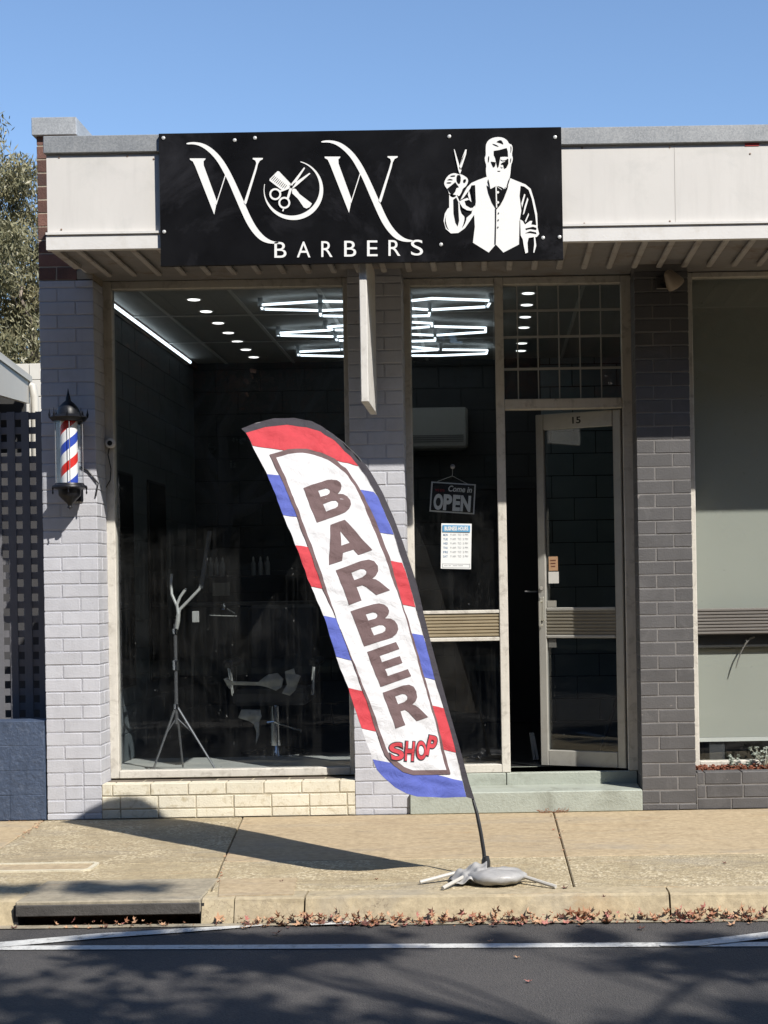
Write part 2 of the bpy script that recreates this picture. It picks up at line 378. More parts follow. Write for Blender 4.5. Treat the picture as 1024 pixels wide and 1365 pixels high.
strip(lerp((-500, 1310), (0, 1259), 4) + lerp((0, 1259), (135, 1247), 3)[1:] + lerp((135, 1247), (350, 1233), 4)[1:], wd=[.1]*8+[.085, .08, .06, .02])
strip([(880, 1259.5), (930, 1257), (975, 1252), (1024, 1246), (1200, 1227)], wd=[.03, .09, .10, .10, .10])
strip([(414, 1232), (450, 1229), (475, 1226.5), (548, 1224)], wd=[.04, .09, .1, .03])
strip([(690, 1220), (740, 1218.5), (790, 1216)], wd=[.03, .07, .03])
# patch seam in the asphalt
M['seam'] = mat('asphalt_seam', (.018, .018, .02), .7)
# pavement as slabs with recessed joints; smooth inner row, pebbly outer row
pav = struct(MB().box(-30, 30, -2.40, 6.0, -.14, -.022).build('pavement', M['joint']))
def slab(poly, m):
    b = MB(); n = len(poly)
    vs = [(x, y, z) for z in (-.03, 0.0) for x, y in poly]
    bm = bmesh.new(); vv = [bm.verts.new(v) for v in vs]
    bm.faces.new(vv[n:]); bm.faces.new(vv[:n][::-1])
    for i in range(n): j = (i+1) % n; bm.faces.new((vv[i], vv[j], vv[n+j], vv[n+i]))
    top = [e for e in bm.edges if all(v.co.z > -.001 for v in e.verts)]
    bmesh.ops.bevel(bm, geom=top, offset=.005, segments=1, affect='EDGES')
    return MB().bm(bm).build('concrete_slab', m, pav)
def GX(px, py): p = on_ground(px, py, 0); return p
def kj(x): return kerbY(x) + .17                       # back of the kerb
mid = -1.56
# joint x positions at wall / middle / kerb
J = [(-9, -9, -9), (-6, -6, -6), (-2.86, -2.78, -2.79), (-1.60, -1.45, -1.37), (.37, .37, .37), (2.0, 2.0, 2.0), (4.2, 4.2, 4.2), (7, 7, 7), (12, 12, 12)]
gp = .0035
for i in range(len(J)-1):
    a, b = J[i], J[i+1]
    slab([(a[0]+gp, -.012), (a[1]+gp, mid+.004), (b[1]-gp, mid+.004), (b[0]-gp, -.012)], M['slab'] if i != 2 else M['slabrough'])
    if i == 2:
        slab([(a[1]+gp, mid-.004), (-2.02, mid-.004), (b[1]-gp, mid-.004), (b[2]-gp, kj(b[2])+.004), (a[2]+gp, kj(a[2])+.004)], M['slabrough'])
    else:
        slab([(a[1]+gp, mid-.004), (b[1]-gp, mid-.004), (b[2]-gp, kj(b[2])+.004), (a[2]+gp, kj(a[2])+.004)], M['slabrough'] if 1 < i < 6 else M['slab'])
slab([(-9, .012), (-2.9, .012), (-2.9, 5), (-9, 5)], M['slab'])
# smooth repair patch beside the drain, 3 mm proud
pp = [on_ground(a, b, .004) for a, b in ((293, 1171.5), (396, 1170), (391, 1192), (291, 1194))]
pb = MB(); pb.add([(p.x, p.y, -.02) for p in pp] + [(p.x, p.y, .004) for p in pp], [(0,1,2,3), (4,5,6,7), (0,1,5,4), (1,2,6,5), (2,3,7,6), (3,0,4,7)]); pb.build('concrete_slab', M['slab'], pav)
# kerb stones
kerb = struct(MB().box(-12, 12, -.01, .0, -.3, -.29).build('kerb', M['kerb']))
def kerbstone(x0, x1, m=None):
    b = MB(); vs = []
    sec = [(.168, -.35), (.168, 0.0), (.03, 0.0), (.008, -.008), (-.0, -.03), (-.035, RZ-.01), (-.035, -.35)]
    n = max(1, int((x1-x0)/.4)); 
    for i in range(n+1):
        x = x0 + (x1-x0)*i/n
        for dy, z in sec: vs.append((x, kerbY(x)+dy + random.uniform(-.002, .002), z + (random.uniform(-.002, .002) if z > -.3 else 0)))
    k = len(sec); fs = []
    for i in range(n):
        for j in range(k): a = i*k+j; c = i*k+(j+1) % k; fs.append((a, c, c+k, a+k))
    fs.append(tuple(range(k))); fs.append(tuple(n*k+j for j in range(k)))
    return b.add(vs, fs).build('kerb_stone', m or M['kerb'], kerb, smooth=False)
DX0, DX1 = -2.24, -1.388         # drain opening
for a, b in ((-12, -7), (-7, -4.6), (-4.6, -2.42), (-2.414, DX0-.007), (DX1+.009, DX1+.16), (DX1+.164, -.9), (-.892, .8), (.808, 2.6), (2.61, 5), (5, 8.5), (8.5, 12)):
    kerbstone(a+.0005, b-.0005)
# gutter strip (narrow grey concrete channel)
gut = MB(); vs = []
for x in np.linspace(-12, 12, 40): vs += [(x, kerbY(x)-.033, RZ+.006), (x, kerbY(x)-.075-random.uniform(0, .02), RZ+.005)]
gut.add(vs, [(2*i, 2*i+1, 2*i+3, 2*i+2) for i in range(39)]); gut.build('gutter', M['lintel'], kerb)
# storm drain: concrete lintel over a dark opening
drain = thing('storm_drain', 'kerbside storm drain with long stained concrete lintel over a dark slot', 'drain')
cx = (DX0+DX1)/2
L = MB(); y0 = kerbY(cx)-.035; L.bbox(DX0-.005, DX1+.005, y0, y0+.50, -.062, .004, .006); L.build('lintel', M['lintel'], drain)
MB().bbox(DX0-.003, DX1+.003, y0-.006, y0+.02, -.066, -.012, .004).build('lintel_nosing', mat('stained_nosing', (.075, .07, .065), .9, .3, 8, .6, 60), drain)
dk = MB(); dk.box(DX0, DX1, y0+.34, y0+.36, -.6, -.02); dk.box(DX0, DX1, y0+.0, y0+.36, -.62, -.6); dk.box(DX0-.02, DX0, y0+.02, y0+.36, -.6, -.02); dk.box(DX1, DX1+.02, y0+.02, y0+.36, -.6, -.02)
dk.build('pit', M['blackmatt'], drain); rehome(drain, (cx, y0+.15, -.11))
# access cover with a raised pale rim in the pavement
cov = thing('access_cover', 'long flush concrete access cover with pale worn rim in the footpath', 'cover')
ca = on_ground(-60, 1144, 0).x; cb = on_ground(146, 1143, 0).x
ya, yb = -1.535, -1.765
def rim(x0, x1, y0, y1, r=.05, wd=.025):
    o, i = [], []
    for cxx, cyy, s in ((x1-r, y0-r, 0), (x0+r, y0-r, 1), (x0+r, y1+r, 2), (x1-r, y1+r, 3)):
        for k in range(5):
            a = (s*90 + k*22.5) * PI/180; o.append((cxx+r*math.cos(a), cyy+r*math.sin(a))); i.append((cxx+(r-wd)*math.cos(a), cyy+(r-wd)*math.sin(a)))
    n = len(o); b = MB(); b.add([(x, y, .009) for x, y in o] + [(x, y, .009) for x, y in i] + [(x, y, -.01) for x, y in o] + [(x, y, -.01) for x, y in i],
        [(k, (k+1) % n, n+(k+1) % n, n+k) for k in range(n)] + [(2*n+k, 2*n+(k+1) % n, (k+1) % n, k) for k in range(n)] + [(n+k, n+(k+1) % n, 3*n+(k+1) % n, 3*n+k) for k in range(n)])
    return b
rim(ca, cb, ya, yb).build('rim', mat('pale_rim', (.60, .55, .42), .8, .1, 20, .5, 80), cov)
MB().bbox(ca+.02, cb-.02, yb+.02, ya-.02, -.02, .003, .002).build('lid', M['slab'], cov); rehome(cov, ((ca+cb)/2, (ya+yb)/2, 0))

# ------------------------------------------------------------------ bricks
bcache = {}
def brick(x0, x1, y0, y1, z0, z1, m, parent, wob=.0012, name='brick'):
    wdt, dp, ht = round(x1-x0, 3), round(y1-y0, 3), round(z1-z0, 3)
    v = random.randrange(3); key = (wdt, dp, ht, m.name, v)
    if key not in bcache:
        b = MB().bbox(-wdt/2, wdt/2, -dp/2, dp/2, -ht/2, ht/2, .003)
        b.v = [(x+random.uniform(-.0012, .0012), y+random.uniform(-.0008, .0008), z+random.uniform(-.0012, .0012)) for x, y, z in b.v]
        me = bpy.data.meshes.new('brick'); me.from_pydata(b.v, [], b.f); me.materials.append(m); bcache[key] = me
    o = bpy.data.objects.new(name, bcache[key]); C.objects.link(o); o.parent = parent
    o.location = ((x0+x1)/2, (y0+y1)/2 + random.uniform(-wob, wob), (z0+z1)/2)
    return o
PITCH = .0855; BH = .0775; JT = .008
def pier(parent, x0, x1, depth, z_from, z_to, m, mm, side, start=0, first_partial=.04, label=None, three=()):
    """brick pier: a recessed mortar core and every brick; side = which reveal shows ('R','L','B')"""
    core = MB().box(x0+.003, x1-.003, .003, depth, 0 if z_from < .1 else z_from, z_to).build('brick_pier', mm, parent)
    if label: core['label'] = label
    rows = []
    if z_from < .01: rows.append((0.001, first_partial-JT/2)); z = first_partial
    else: z = z_from
    while z < z_to-.04: rows.append((z+JT/2, min(z+PITCH-JT/2, z_to))); z += PITCH
    W = x1-x0; h = .11
    for i, (za, zb) in enumerate(rows):
        long_first = (i+start) % 2
        if i in three: cuts = [x0, x0+h+.004, x1-h-.004, x1]
        elif W < .28: cuts = [x0, x1] if i % 2 else [x0, x0+.112, x1]
        elif long_first: cuts = [x0, x1-h-.004, x1]
        else: cuts = [x0, x0+h+.004, x1]
        for j in range(len(cuts)-1):
            a = cuts[j] + (JT/2 if j else 0); b = cuts[j+1] - (JT/2 if j < len(cuts)-2 else 0)
            isR = j == len(cuts)-2; isL = j == 0
            d = .11
            if (isR and side in 'RB' and (cuts[j+1]-cuts[j]) < .15) or (isL and side in 'LB' and (cuts[j+1]-cuts[j]) < .15): d = min(.226, depth)
            brick(a, b, 0, d, za, zb, m, core)
            if d < .15 and depth > .2:
                if isR and side in 'RB': brick(max(a, b-.11), b, .11+JT, min(depth, .25), za, zb, m, core)
                if isL and side in 'LB': brick(a, min(b, a+.11), .11+JT, min(depth, .25), za, zb, m, core)
    return core

shop = thing('shop_building', 'narrow single-storey barber shop with lavender painted brick piers and glass front under a flat awning', 'shop')
nbr = thing('shop_building', 'neighbouring shop at right with charcoal grey brick pier and pale roller blind in its window', 'shop')
LX0, LX1 = -2.84, -2.495; CX0, CX1 = -.885, -.54; GX0, GX1 = .937, 1.279
lp = pier(shop, LX0, LX1, .25, 0, 3.422, M['lavender'], M['lavmortar'], 'R', 1, three=(1, 2, 3))
MB().box(LX0+.003, -2.745, .252, 7, 0, 3.42).build('party_wall', M['lavmortar'], shop)
up = pier(shop, LX0, -2.6, .25, 3.425, 4.345, M['rawbrick'], M['rawmortar'], 'R')
MB().box(LX0+.003, -2.603, .252, 7, 3.425, 4.345).build('party_wall', M['rawbrick'], shop)
cap = MB(); cap.bbox(-2.862, -2.578, -.03, 7.02, 4.34, 4.452, .003); cap.build('parapet_cap', M['zinc'], shop)
pier(shop, CX0, CX1, .29, 0, 3.42, M['lavender'], M['lavmortar'], 'B', 0)
pier(nbr, GX0, GX1, .29, 0, 3.42, M['greybrick'], M['greymortar'], 'L', 1)['label'] = 'charcoal painted brick pier'
MB().box(-2.599, 3.4, .01, .6, 3.485, 4.0).build('parapet_wall', M['rawmortar'], shop)
for xa, xb in ((LX1-.12, LX1), (CX0, CX1), (GX0, GX1)): MB().box(xa+.003, xb-.003, .004, .25, 3.43 if xa < -2 else 3.4205, 3.484).build('packing', M['rawmortar'] if xa < -2 else M['lavmortar'] if xa < 0 else M['greymortar'], shop)
# cream brick plinth under the big window
pl = MB().box(LX1+.001, CX0-.001, .004, .32, 0, .214).build('brick_plinth', M['creammortar'], shop); pl['label'] = 'cream painted brick plinth'
for r, (za, zb, off) in enumerate(((.002, .055, .12), (.064, .139, .0), (.148, .22, .17))):
    x = LX1+.003 - off
    k = 0
    while x < CX0-.01:
        wdt = .11 if (r == 1 and k == 0) else .232
        a, b = max(x, LX1+.003), min(x+wdt, CX0-.003)
        if b-a > .02: brick(a, b, 0, .11, za, zb, M['cream'], pl)
        x += wdt+JT; k += 1
x = LX1+.004
while x < CX0-.02:
    b = min(x+.222, CX0-.004); brick(x, b, .118, .232, .15, .218, M['ledge'], pl, name='ledge_brick'); x = b+.012
# right-hand planter wall
pw = MB().box(GX1+.003, 3.4, .004, .1, 0, .228).build('planter_wall', M['greymortar'], nbr)
for r, (za, zb, off) in enumerate(((.002, .066, .02), (.075, .15, .18), (.159, .235, .19))):
    x = GX1+.012 - off; 
    while x < 3.4:
        a, b = max(x, GX1+.010), min(x+.228, 3.4)
        if b-a > .02: brick(a, b, 0, .11, za, zb, M['greybrick'], pw)
        x += .236
# mulch
mb = MB()
for i in range(1500):
    x = random.uniform(GX1+.01, 3.3); y = random.uniform(.112, .24); z = .212 + random.uniform(0, .03) + .02*math.sin((y-.11)/.13*PI)
    Mx = Matrix.Translation((x, y, z)) @ Matrix.Rotation(random.uniform(0, 6.3), 4, 'Z') @ Matrix.Rotation(random.uniform(-.6, .6), 4, 'X')
    l = random.uniform(.008, .024); mb.box(-l/2, l/2, -.005, .005, -.003, .003, Mx)
mb.build('bark_mulch', mat('bark_mulch', (.22, .075, .04), .9, .5, 60), nbr, kind='stuff')
MB().box(GX1+.005, 3.4, .1, .25, 0, .21).build('planter_soil', M['joint'], nbr)

# ------------------------------------------------------------------ awning
AY = -.8; AX0, AX1 = -2.545, 4.2
awn = MB().box(AX0+.02, AX1, AY+.03, -.001, 3.62, 4.07).build('awning', M['fascia'], shop)
b = MB(); b.box(AX0, AX1, AY, AY+.03, 3.528, 3.995); b.build('fascia_board', M['fascia'], awn)
MB().box(AX0, AX0+.018, AY+.032, -.002, 3.47, 4.06).build('fascia_board', M['fascia'], awn)
b = MB(); b.prism([(0, 0)]*0 or [(AX0-.004, 3.432), (AX1, 3.432), (AX1, 3.522), (AX0-.004, 3.522)], AY-.018, AY+.028); b.build('fascia_trim', M['fasciatrim'], awn)
b = MB(); b.prism([(AX0-.004, 3.518), (AX1, 3.518), (AX1, 3.531), (AX0-.004, 3.531)], AY-.028, AY-.002); b.build('fascia_trim', M['fasciatrim'], awn)
M['zincdark'] = zinc('weathered_galvanised_steel', .72)
b = MB(); b.bbox(AX0-.012, AX1, AY-.02, AY+.05, 3.992, 4.092, .004); b.build('flashing', M['zincdark'], awn)
b = MB(); b.box(AX0-.012, AX0+.03, AY+.052, -.004, 3.99, 4.088); b.build('flashing', M['zinc'], awn)
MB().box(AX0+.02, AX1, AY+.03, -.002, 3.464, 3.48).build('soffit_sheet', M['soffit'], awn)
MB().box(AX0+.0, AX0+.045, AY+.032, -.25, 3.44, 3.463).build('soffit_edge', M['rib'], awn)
for px, py in ((776, 197), (893, 196), (779, 298), (893, 295), (79, 210), (205, 212), (82, 306), (170, 208), (1000, 205)):
    p = at(px, py, AY); MB().lathe([(.006, 0), (.005, .003), (.001, .004)], 0, 0, 8, Matrix.Translation((p.x, AY, p.z)) @ Matrix.Rotation(PI/2, 4, 'X')).build('screw', flat('rusty_screw', (.22, .15, .11), .7), awn)
xj = at(900, 250, AY).x; MB().box(xj-.0015, xj+.0015, AY-.0012, AY+.002, 3.533, 3.99).build('panel_joint', flat('joint_shadow', (.50, .48, .45), .8), awn)
p0, p1 = at(993, 188.5, AY), at(1012, 190.5, AY); tp = MB().box(p0.x, p1.x, AY-.0035, AY-.001, 3.972, 3.988).build('tape_scrap', flat('tape_red', (.62, .06, .05), .5), awn)
x = AX0+.155; k = 0
while x < AX1-.05:
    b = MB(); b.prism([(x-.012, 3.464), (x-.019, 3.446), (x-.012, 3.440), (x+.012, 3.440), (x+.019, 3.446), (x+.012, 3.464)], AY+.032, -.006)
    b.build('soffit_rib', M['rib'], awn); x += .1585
# lintel beam above window heads (dark), across the front
MB().box(LX1, CX0, .004, .25, 3.465, 3.484).build('lintel_beam', M['soffit'], shop)
MB().box(CX1, GX0, .004, .3, 3.465, 3.484).build('lintel_beam', M['soffit'], shop)
MB().box(GX1, 3.4, .004, .3, 3.465, 3.484).build('lintel_beam', M['soffit'], nbr)
# small fitting on soffit and a grey vent on the party wall side
p = at(630, 352, -.35)
tag(MB().lathe([(.001, 3.464), (.045, 3.463), (.042, 3.438), (.02, 3.432), (.001, 3.432)], p.x, -.4, 16).build('sensor', flat('amber_plastic', (.35, .22, .03), .5), None, True), 'small round amber fitting under the awning behind the sign', 'sensor')

# ------------------------------------------------------------------ window frames and glass
def bars(parent, name, m, rects, y0, y1, ch=.004):
    b = MB()
    for i, (xa, xb, za, zb) in enumerate(rects): b.bbox(xa, xb, y0 - .001*(i % 3), y1, za, zb, ch)
    return b.build(name, m, parent)
WY = .25
win = bars(shop, 'window', M['frame'], [(LX1-.006, LX1+.052, .225, 3.463), (CX0-.052, CX0+.008, .225, 3.463), (LX1+.053, CX0-.053, .225, .276), (LX1+.053, CX0-.053, 3.41, 3.463)], WY-.005, WY+.075)
win['label'] = 'large single pane display window in worn off-white timber frame'
MB().box(LX1+.05, CX0-.05, WY+.04, WY+.046, .27, 3.42).build('pane', M['glass'], win)
EY = .30; SZ = .215
ef = bars(shop, 'window', M['frame'], [(CX1-.008, CX1+.04, SZ+.002, 3.46), (.05, .107, SZ+.002, 3.46), (.878, GX0+.008, SZ+.002, 3.46), (CX1+.041, .049, 3.41, 3.46), (.108, .877, 3.41, 3.46),
    (.108, .877, 2.592, 2.66), (CX1+.041, .049, SZ+.002, .272)], EY-.005, EY+.07)
ef['label'] = 'entrance frame with sidelight and transom window'
MB().box(CX1+.038, .052, EY+.03, EY+.036, 1.28, 3.415).build('pane', M['glass'], ef)
MB().box(CX1+.038, .052, EY+.03, EY+.036, .268, 1.08).build('pane', M['glass'], ef)
# transom: four overlapping glass louvres with thin wires
for i, (za, zb) in enumerate(((2.655, 2.87), (2.85, 3.08), (3.06, 3.25), (3.235, 3.415))):
    lo = MB(); lo.add([(.108, EY+.035, za), (.877, EY+.035, za), (.877, EY+.05, zb), (.108, EY+.05, zb), (.108, EY+.041, za), (.877, EY+.041, za), (.877, EY+.056, zb), (.108, EY+.056, zb)],
        [(0,1,2,3), (4,5,6,7), (0,1,5,4), (1,2,6,5), (2,3,7,6), (3,0,4,7)]); lo.build('louvre_pane', M['glasslouvre'], ef)
wm = flat('grille_wire', (.45, .45, .43), .5, .1)
for z in (2.86, 3.07, 3.243): MB().box(.108, .877, EY+.026, EY+.034, z-.008, z+.008).build('grille_bar', wm, ef)
for px in (690, 717, 745, 773, 801):
    xx = at(px, 450, EY+.02).x; MB().box(xx-.004, xx+.004, EY+.02, EY+.025, 2.66, 3.41).build('grille_bar', wm, ef)
def ribbed(parent, xa, xb, za, zb, y, m, n=7, name='ribbed_panel'):
    b = MB(); h = (zb-za)/n
    prof = []
    for i in range(n):
        z = za + i*h; prof += [(0, z), (.0, z+h*.18), (-.007, z+h*.34), (-.007, z+h*.80), (0, z+h*.96)]
    prof.append((0, zb)); vs = [(x, y+dy, z) for x in (xa, xb) for dy, z in prof] ; k = len(prof)
    b.add(vs, [(i, i+1, k+i+1, k+i) for i in range(k-1)]); b.box(xa, xb, y+.002, y+.02, za, zb)
    return b.build(name, m, parent)
ribbed(ef, CX1+.041, .049, 1.108, 1.258, EY+.012, M['ribpanel'])
for za, zb in ((1.08, 1.105), (1.261, 1.283)): MB().bbox(CX1+.041, .049, EY-.002, EY+.04, za, zb, .003).build('trim', M['frame'], ef)

# steps
st = MB().bbox(CX1+.002, GX0-.002, -.03, .31, 0, .135, .006).build('step', M['step'], shop); st['label'] = 'lower sage green painted concrete step'
st2 = MB(); st2.bbox(CX1+.002, .075, .292, .6, .13, SZ, .005); st2.build('step', M['step'], shop)
st2 = MB(); st2.bbox(.079, GX0-.002, .290, .6, .13, SZ, .005); st2.build('step', M['step'], shop)

# door leaf, hinged right, ajar inwards
dt = MB(); Wd = .605; y0, y1 = -.02, .02; DZ0, DZ1 = SZ+.012, 2.585
door = bars(shop, 'door', M['doorframe'], [(-.055, 0, DZ0, DZ1), (-Wd, -Wd+.055, DZ0, DZ1), (-Wd+.056, -.056, DZ1-.105, DZ1), (-Wd+.056, -.056, DZ0, DZ0+.105), (-Wd+.056, -.056, 1.265, 1.288), (-Wd+.056, -.056, 1.083, 1.104)], y0, y1)
door['label'] = 'aluminium framed glass door standing ajar'
MB().box(-Wd+.054, -.054, -.003, .003, 1.286, DZ1-.10).build('pane', M['glassclean'], door)
MB().box(-Wd+.054, -.054, -.003, .003, DZ0+.10, 1.085).build('pane', M['glassclean'], door)
ribbed(door, -Wd+.056, -.056, 1.105, 1.264, -.012, M['ribpaneldark'])
hb = MB(); hb.bbox(-Wd+.012, -Wd+.043, -.032, -.02, 1.20, 1.36, .003); hb.tube([(-Wd+.028, -.03, 1.33), (-Wd+.028, -.07, 1.33), (-Wd+.028, -.07, 1.17), (-Wd+.028, -.03, 1.17)], .008, 8)
hb.build('handle', flat('handle_steel', (.72, .70, .62), .3, .7), door)
MB().lathe([(.001, -.03), (.014, -.03), (.014, -.02)], 0, 0, 12, Matrix.Translation((-Wd+.028, 0, 1.42)) @ Matrix.Rotation(-PI/2, 4, 'X')).build('lock', M['chrome'], door)
def sheet2d(name, vf, fn, m, parent):
    vs, fs = vf; return mesh_obj(name, [fn(x, y) for x, y in vs], fs, m, parent)
mb15 = text2d('15', (0, 0, 1, 1), .02)
sheet2d('number', mb15, lambda u, v: (-Wd*.5-.035+u*.06, -.0225, DZ1-.03-v*.045), M['black'], door)
nm = flat('notice_orange', (.55, .34, .2), .6); nw = flat('paper_white', (.75, .74, .7), .6)
door.location = (.872, EY+.035, 0); door.rotation_euler = (0, 0, -math.radians(25))
bpy.context.view_layer.update()
DM = door.matrix_world.copy()
def on_door(u0, u1, z0, z1, y=-.006, th=.002):
    b = MB(); b.box(u0, u1, y-th, y, z0, z1, DM); return b
t = thing('door_notice', 'small rounded orange notice stuck on the door glass above a white card', 'notice')
on_door(-Wd+.075, -Wd+.14, 1.535, 1.63).build('card', nm, t)
for i, (c_, z) in enumerate(((.04, 1.605), (.035, 1.585), (.03, 1.565))): on_door(-Wd+.107-c_/2, -Wd+.107+c_/2, z-.003, z+.003, -.0085, .001).build('printed_line', flat('ink', (.2, .08, .05), .6), t)
tag(on_door(-Wd+.072, -Wd+.145, 1.45, 1.528).build('paper_card', nw), 'blank white card stuck on door glass just under the orange notice', 'card')
tag(on_door(-Wd+.06, -Wd+.125, 1.292, 1.335).build('sticker', flat('sticker_grey', (.35, .34, .3), .6)), 'small grey sticker at the bottom corner of the upper door glass', 'sticker')
tag(on_door(-Wd+.065, -Wd+.12, 1.02, 1.078).build('sticker', flat('sticker_dark', (.14, .14, .13), .6)), 'small dark sticker at the top corner of the lower door glass', 'sticker')

# right-hand shop window
RY = .25
rw = bars(nbr, 'window', M['frame'], [(GX1-.008, GX1+.060, .235, 3.46), (3.25, 3.31, .235, 3.46), (GX1+.061, 3.249, 3.425, 3.46), (GX1+.061, 3.249, .235, .276)], RY-.005, RY+.07)
MB().box(GX1+.058, 3.252, RY+.03, RY+.036, 1.27, 3.43).build('pane', M['glassright'], rw)
MB().box(GX1+.058, 3.252, RY+.03, RY+.036, .27, 1.095).build('pane', M['glassright'], rw)
ribbed(rw, GX1+.061, 3.249, 1.098, 1.268, RY+.01, M['ribpanelgrey'], 8)
bl = MB(); bl.box(GX1+.03, 3.28, RY+.10, RY+.104, 1.0, 3.44).build('roller_blind', M['blind'], nbr)
MB().box(GX1+.03, 3.28, RY+.10, RY+.104, .42, 1.005).build('roller_blind', M['blind'], nbr)
MB().box(GX1+.03, 3.28, RY+.094, RY+.112, .392, .418).build('blind_rail', flat('blind_rail', (.6, .62, .6), .5), nbr)
MB().box(GX1+.061, 3.25, RY+.062, RY+.07, 1.013, 1.094).build('window_bar', M['blackmatt'], rw)
MB().box(GX1, 3.4, .9, .92, 0, 3.4).build('back_wall', M['roomwall'], nbr); MB().box(GX1, 3.4, .36, .9, .1, .215).build('floor', M['roomfloor'], nbr)
bb = MB(); z = .36
for i, (za, zb) in enumerate(((.23, .3), (.31, .375), (.385, .45))): bb.box(GX1+.1, 3.2, .60, .62, za, zb)
bb.build('floor_boards', mat('old_boards', (.12, .085, .06), .7, .3, 8), nbr)
# a curved grey strap hanging in front of that window
P = [at(a, b2, RY+.045) for a, b2 in ((1006, 849), (1000, 851), (994, 858), (988, 869), (984, 880), (981, 891))]
tag(MB().tube(P, [.006, .006, .0055, .005, .0045, .003], 6).build('strap', flat('strap_grey', (.2, .19, .18), .6)), 'thin curved grey strap hanging below the ribbed panel inside the right window', 'strap')

# ------------------------------------------------------------------ room behind the glass
RX0, RX1, RY1, RZC = -2.64, 1.42, 3.92, 3.475
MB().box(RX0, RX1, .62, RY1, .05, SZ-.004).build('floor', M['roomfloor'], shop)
MB().box(RX0, CX1, .33, 1.42, .05, .222).build('display_ledge', M['ledgefloor'], shop)  # front of the same floor, coloured lighter as far as the sun reaches
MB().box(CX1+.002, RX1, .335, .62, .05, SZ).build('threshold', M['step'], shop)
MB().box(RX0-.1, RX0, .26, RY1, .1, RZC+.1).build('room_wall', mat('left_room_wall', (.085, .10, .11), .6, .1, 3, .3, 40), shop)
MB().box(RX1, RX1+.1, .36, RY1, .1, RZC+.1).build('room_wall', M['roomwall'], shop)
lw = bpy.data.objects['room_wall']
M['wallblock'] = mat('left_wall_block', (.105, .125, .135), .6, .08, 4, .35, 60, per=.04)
for r in range(16):
    y = .30 - (.2 if r % 2 else 0)
    while y < 3.9:
        a, b2 = max(y, .30), min(y+.394, 3.9)
        if b2-a > .03: brick(RX0-.05, RX0+.004, a, b2, SZ+.01+r*.2, SZ+.204+r*.2, M['wallblock'], lw, .0003, 'block')
        y += .4
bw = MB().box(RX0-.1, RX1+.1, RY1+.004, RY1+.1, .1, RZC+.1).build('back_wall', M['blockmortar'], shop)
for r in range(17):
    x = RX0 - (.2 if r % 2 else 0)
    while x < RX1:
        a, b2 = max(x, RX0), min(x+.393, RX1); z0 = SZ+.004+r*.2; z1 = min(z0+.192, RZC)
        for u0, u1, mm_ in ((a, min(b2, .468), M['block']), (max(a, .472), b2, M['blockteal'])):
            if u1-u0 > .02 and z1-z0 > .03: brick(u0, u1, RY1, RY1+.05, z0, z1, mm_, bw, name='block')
        x += .4
ce = MB().box(RX0-.1, RX1+.1, .33, RY1+.1, RZC+.012, RZC+.1).build('ceiling', M['grid'], shop)
xs = [RX0] + [RX0+.3+.6*i for i in range(6)] + [RX1]
for i in range(len(xs)-1):
    for j in range(3):
        y0 = .34+j*1.2; MB().bbox(xs[i]+.012, xs[i+1]-.012, y0+.012, min(y0+1.188, RY1), RZC-.001, RZC+.011, .002).build('ceiling_tile', M['ceil'], ce)
for i in range(1, len(xs)-1): MB().box(xs[i]-.013, xs[i]+.013, .34, RY1-.002, RZC-.007, RZC-.0015).build('grid_bar', M['grid'], ce)
for j in (1, 2): MB().box(RX0+.002, RX1-.002, .34+j*1.2-.013, .34+j*1.2+.013, RZC-.0105, RZC-.0075).build('grid_bar', M['grid'], ce)
# mirrors / dark openings on the left wall
for i, (ya, yb) in enumerate(((.95, 1.5), (2.0, 2.6))):
    t = thing('wall_mirror', ('nearer' if i == 0 else 'farther') + ' tall dark mirror panel on the left wall inside the shop', 'mirror')
    MB().bbox(RX0+.002, RX0+.02, ya, yb, .75, 2.3, .003).build('frame', M['blackmatt'], t)
    MB().box(RX0+.021, RX0+.024, ya+.02, yb-.02, .77, 2.28).build('mirror_glass', flat('mirror_dark', (.1, .1, .1), .08, .9), t)
# LED strip on the left
t = thing('strip_light', 'long bright LED strip light running along the left wall under the ceiling', 'light')
MB().box(RX0+.002, RX0+.02, .6, 3.6, RZC-.06, RZC-.004).build('channel', M['grid'], t)
MB().tube([(RX0+.036, .6, RZC-.035), (RX0+.036, 3.6, RZC-.035)], .014, 8).build('tube', M['led'], t)
# downlights
ordn = ['first', 'second', 'third', 'fourth', 'fifth', 'sixth', 'seventh', 'eighth', 'ninth']
for row, xr, ys in (('left', -2.04, (.50, .93, 1.38, 1.86, 2.30, 2.72, 3.14, 3.56)), ('right', .29, (.46, .90, 1.33, 1.82, 2.28, 3.05, 3.45))):
    for i, y in enumerate(ys):
        t = thing('downlight', f'{ordn[i]} ceiling downlight from the glass in the {row} row', 'light', (0, 0, 0), 'downlights in the shop ceiling')
        MB().lathe([(.056, RZC-.001), (.058, RZC-.006), (.046, RZC-.008), (.044, RZC-.003)], xr, y, 20).build('rim', M['grid'], t, True)
        MB().lathe([(.0435, RZC-.0045), (.04, RZC-.0095), (.001, RZC-.011)], xr, y, 20).build('diffuser', M['down'], t)
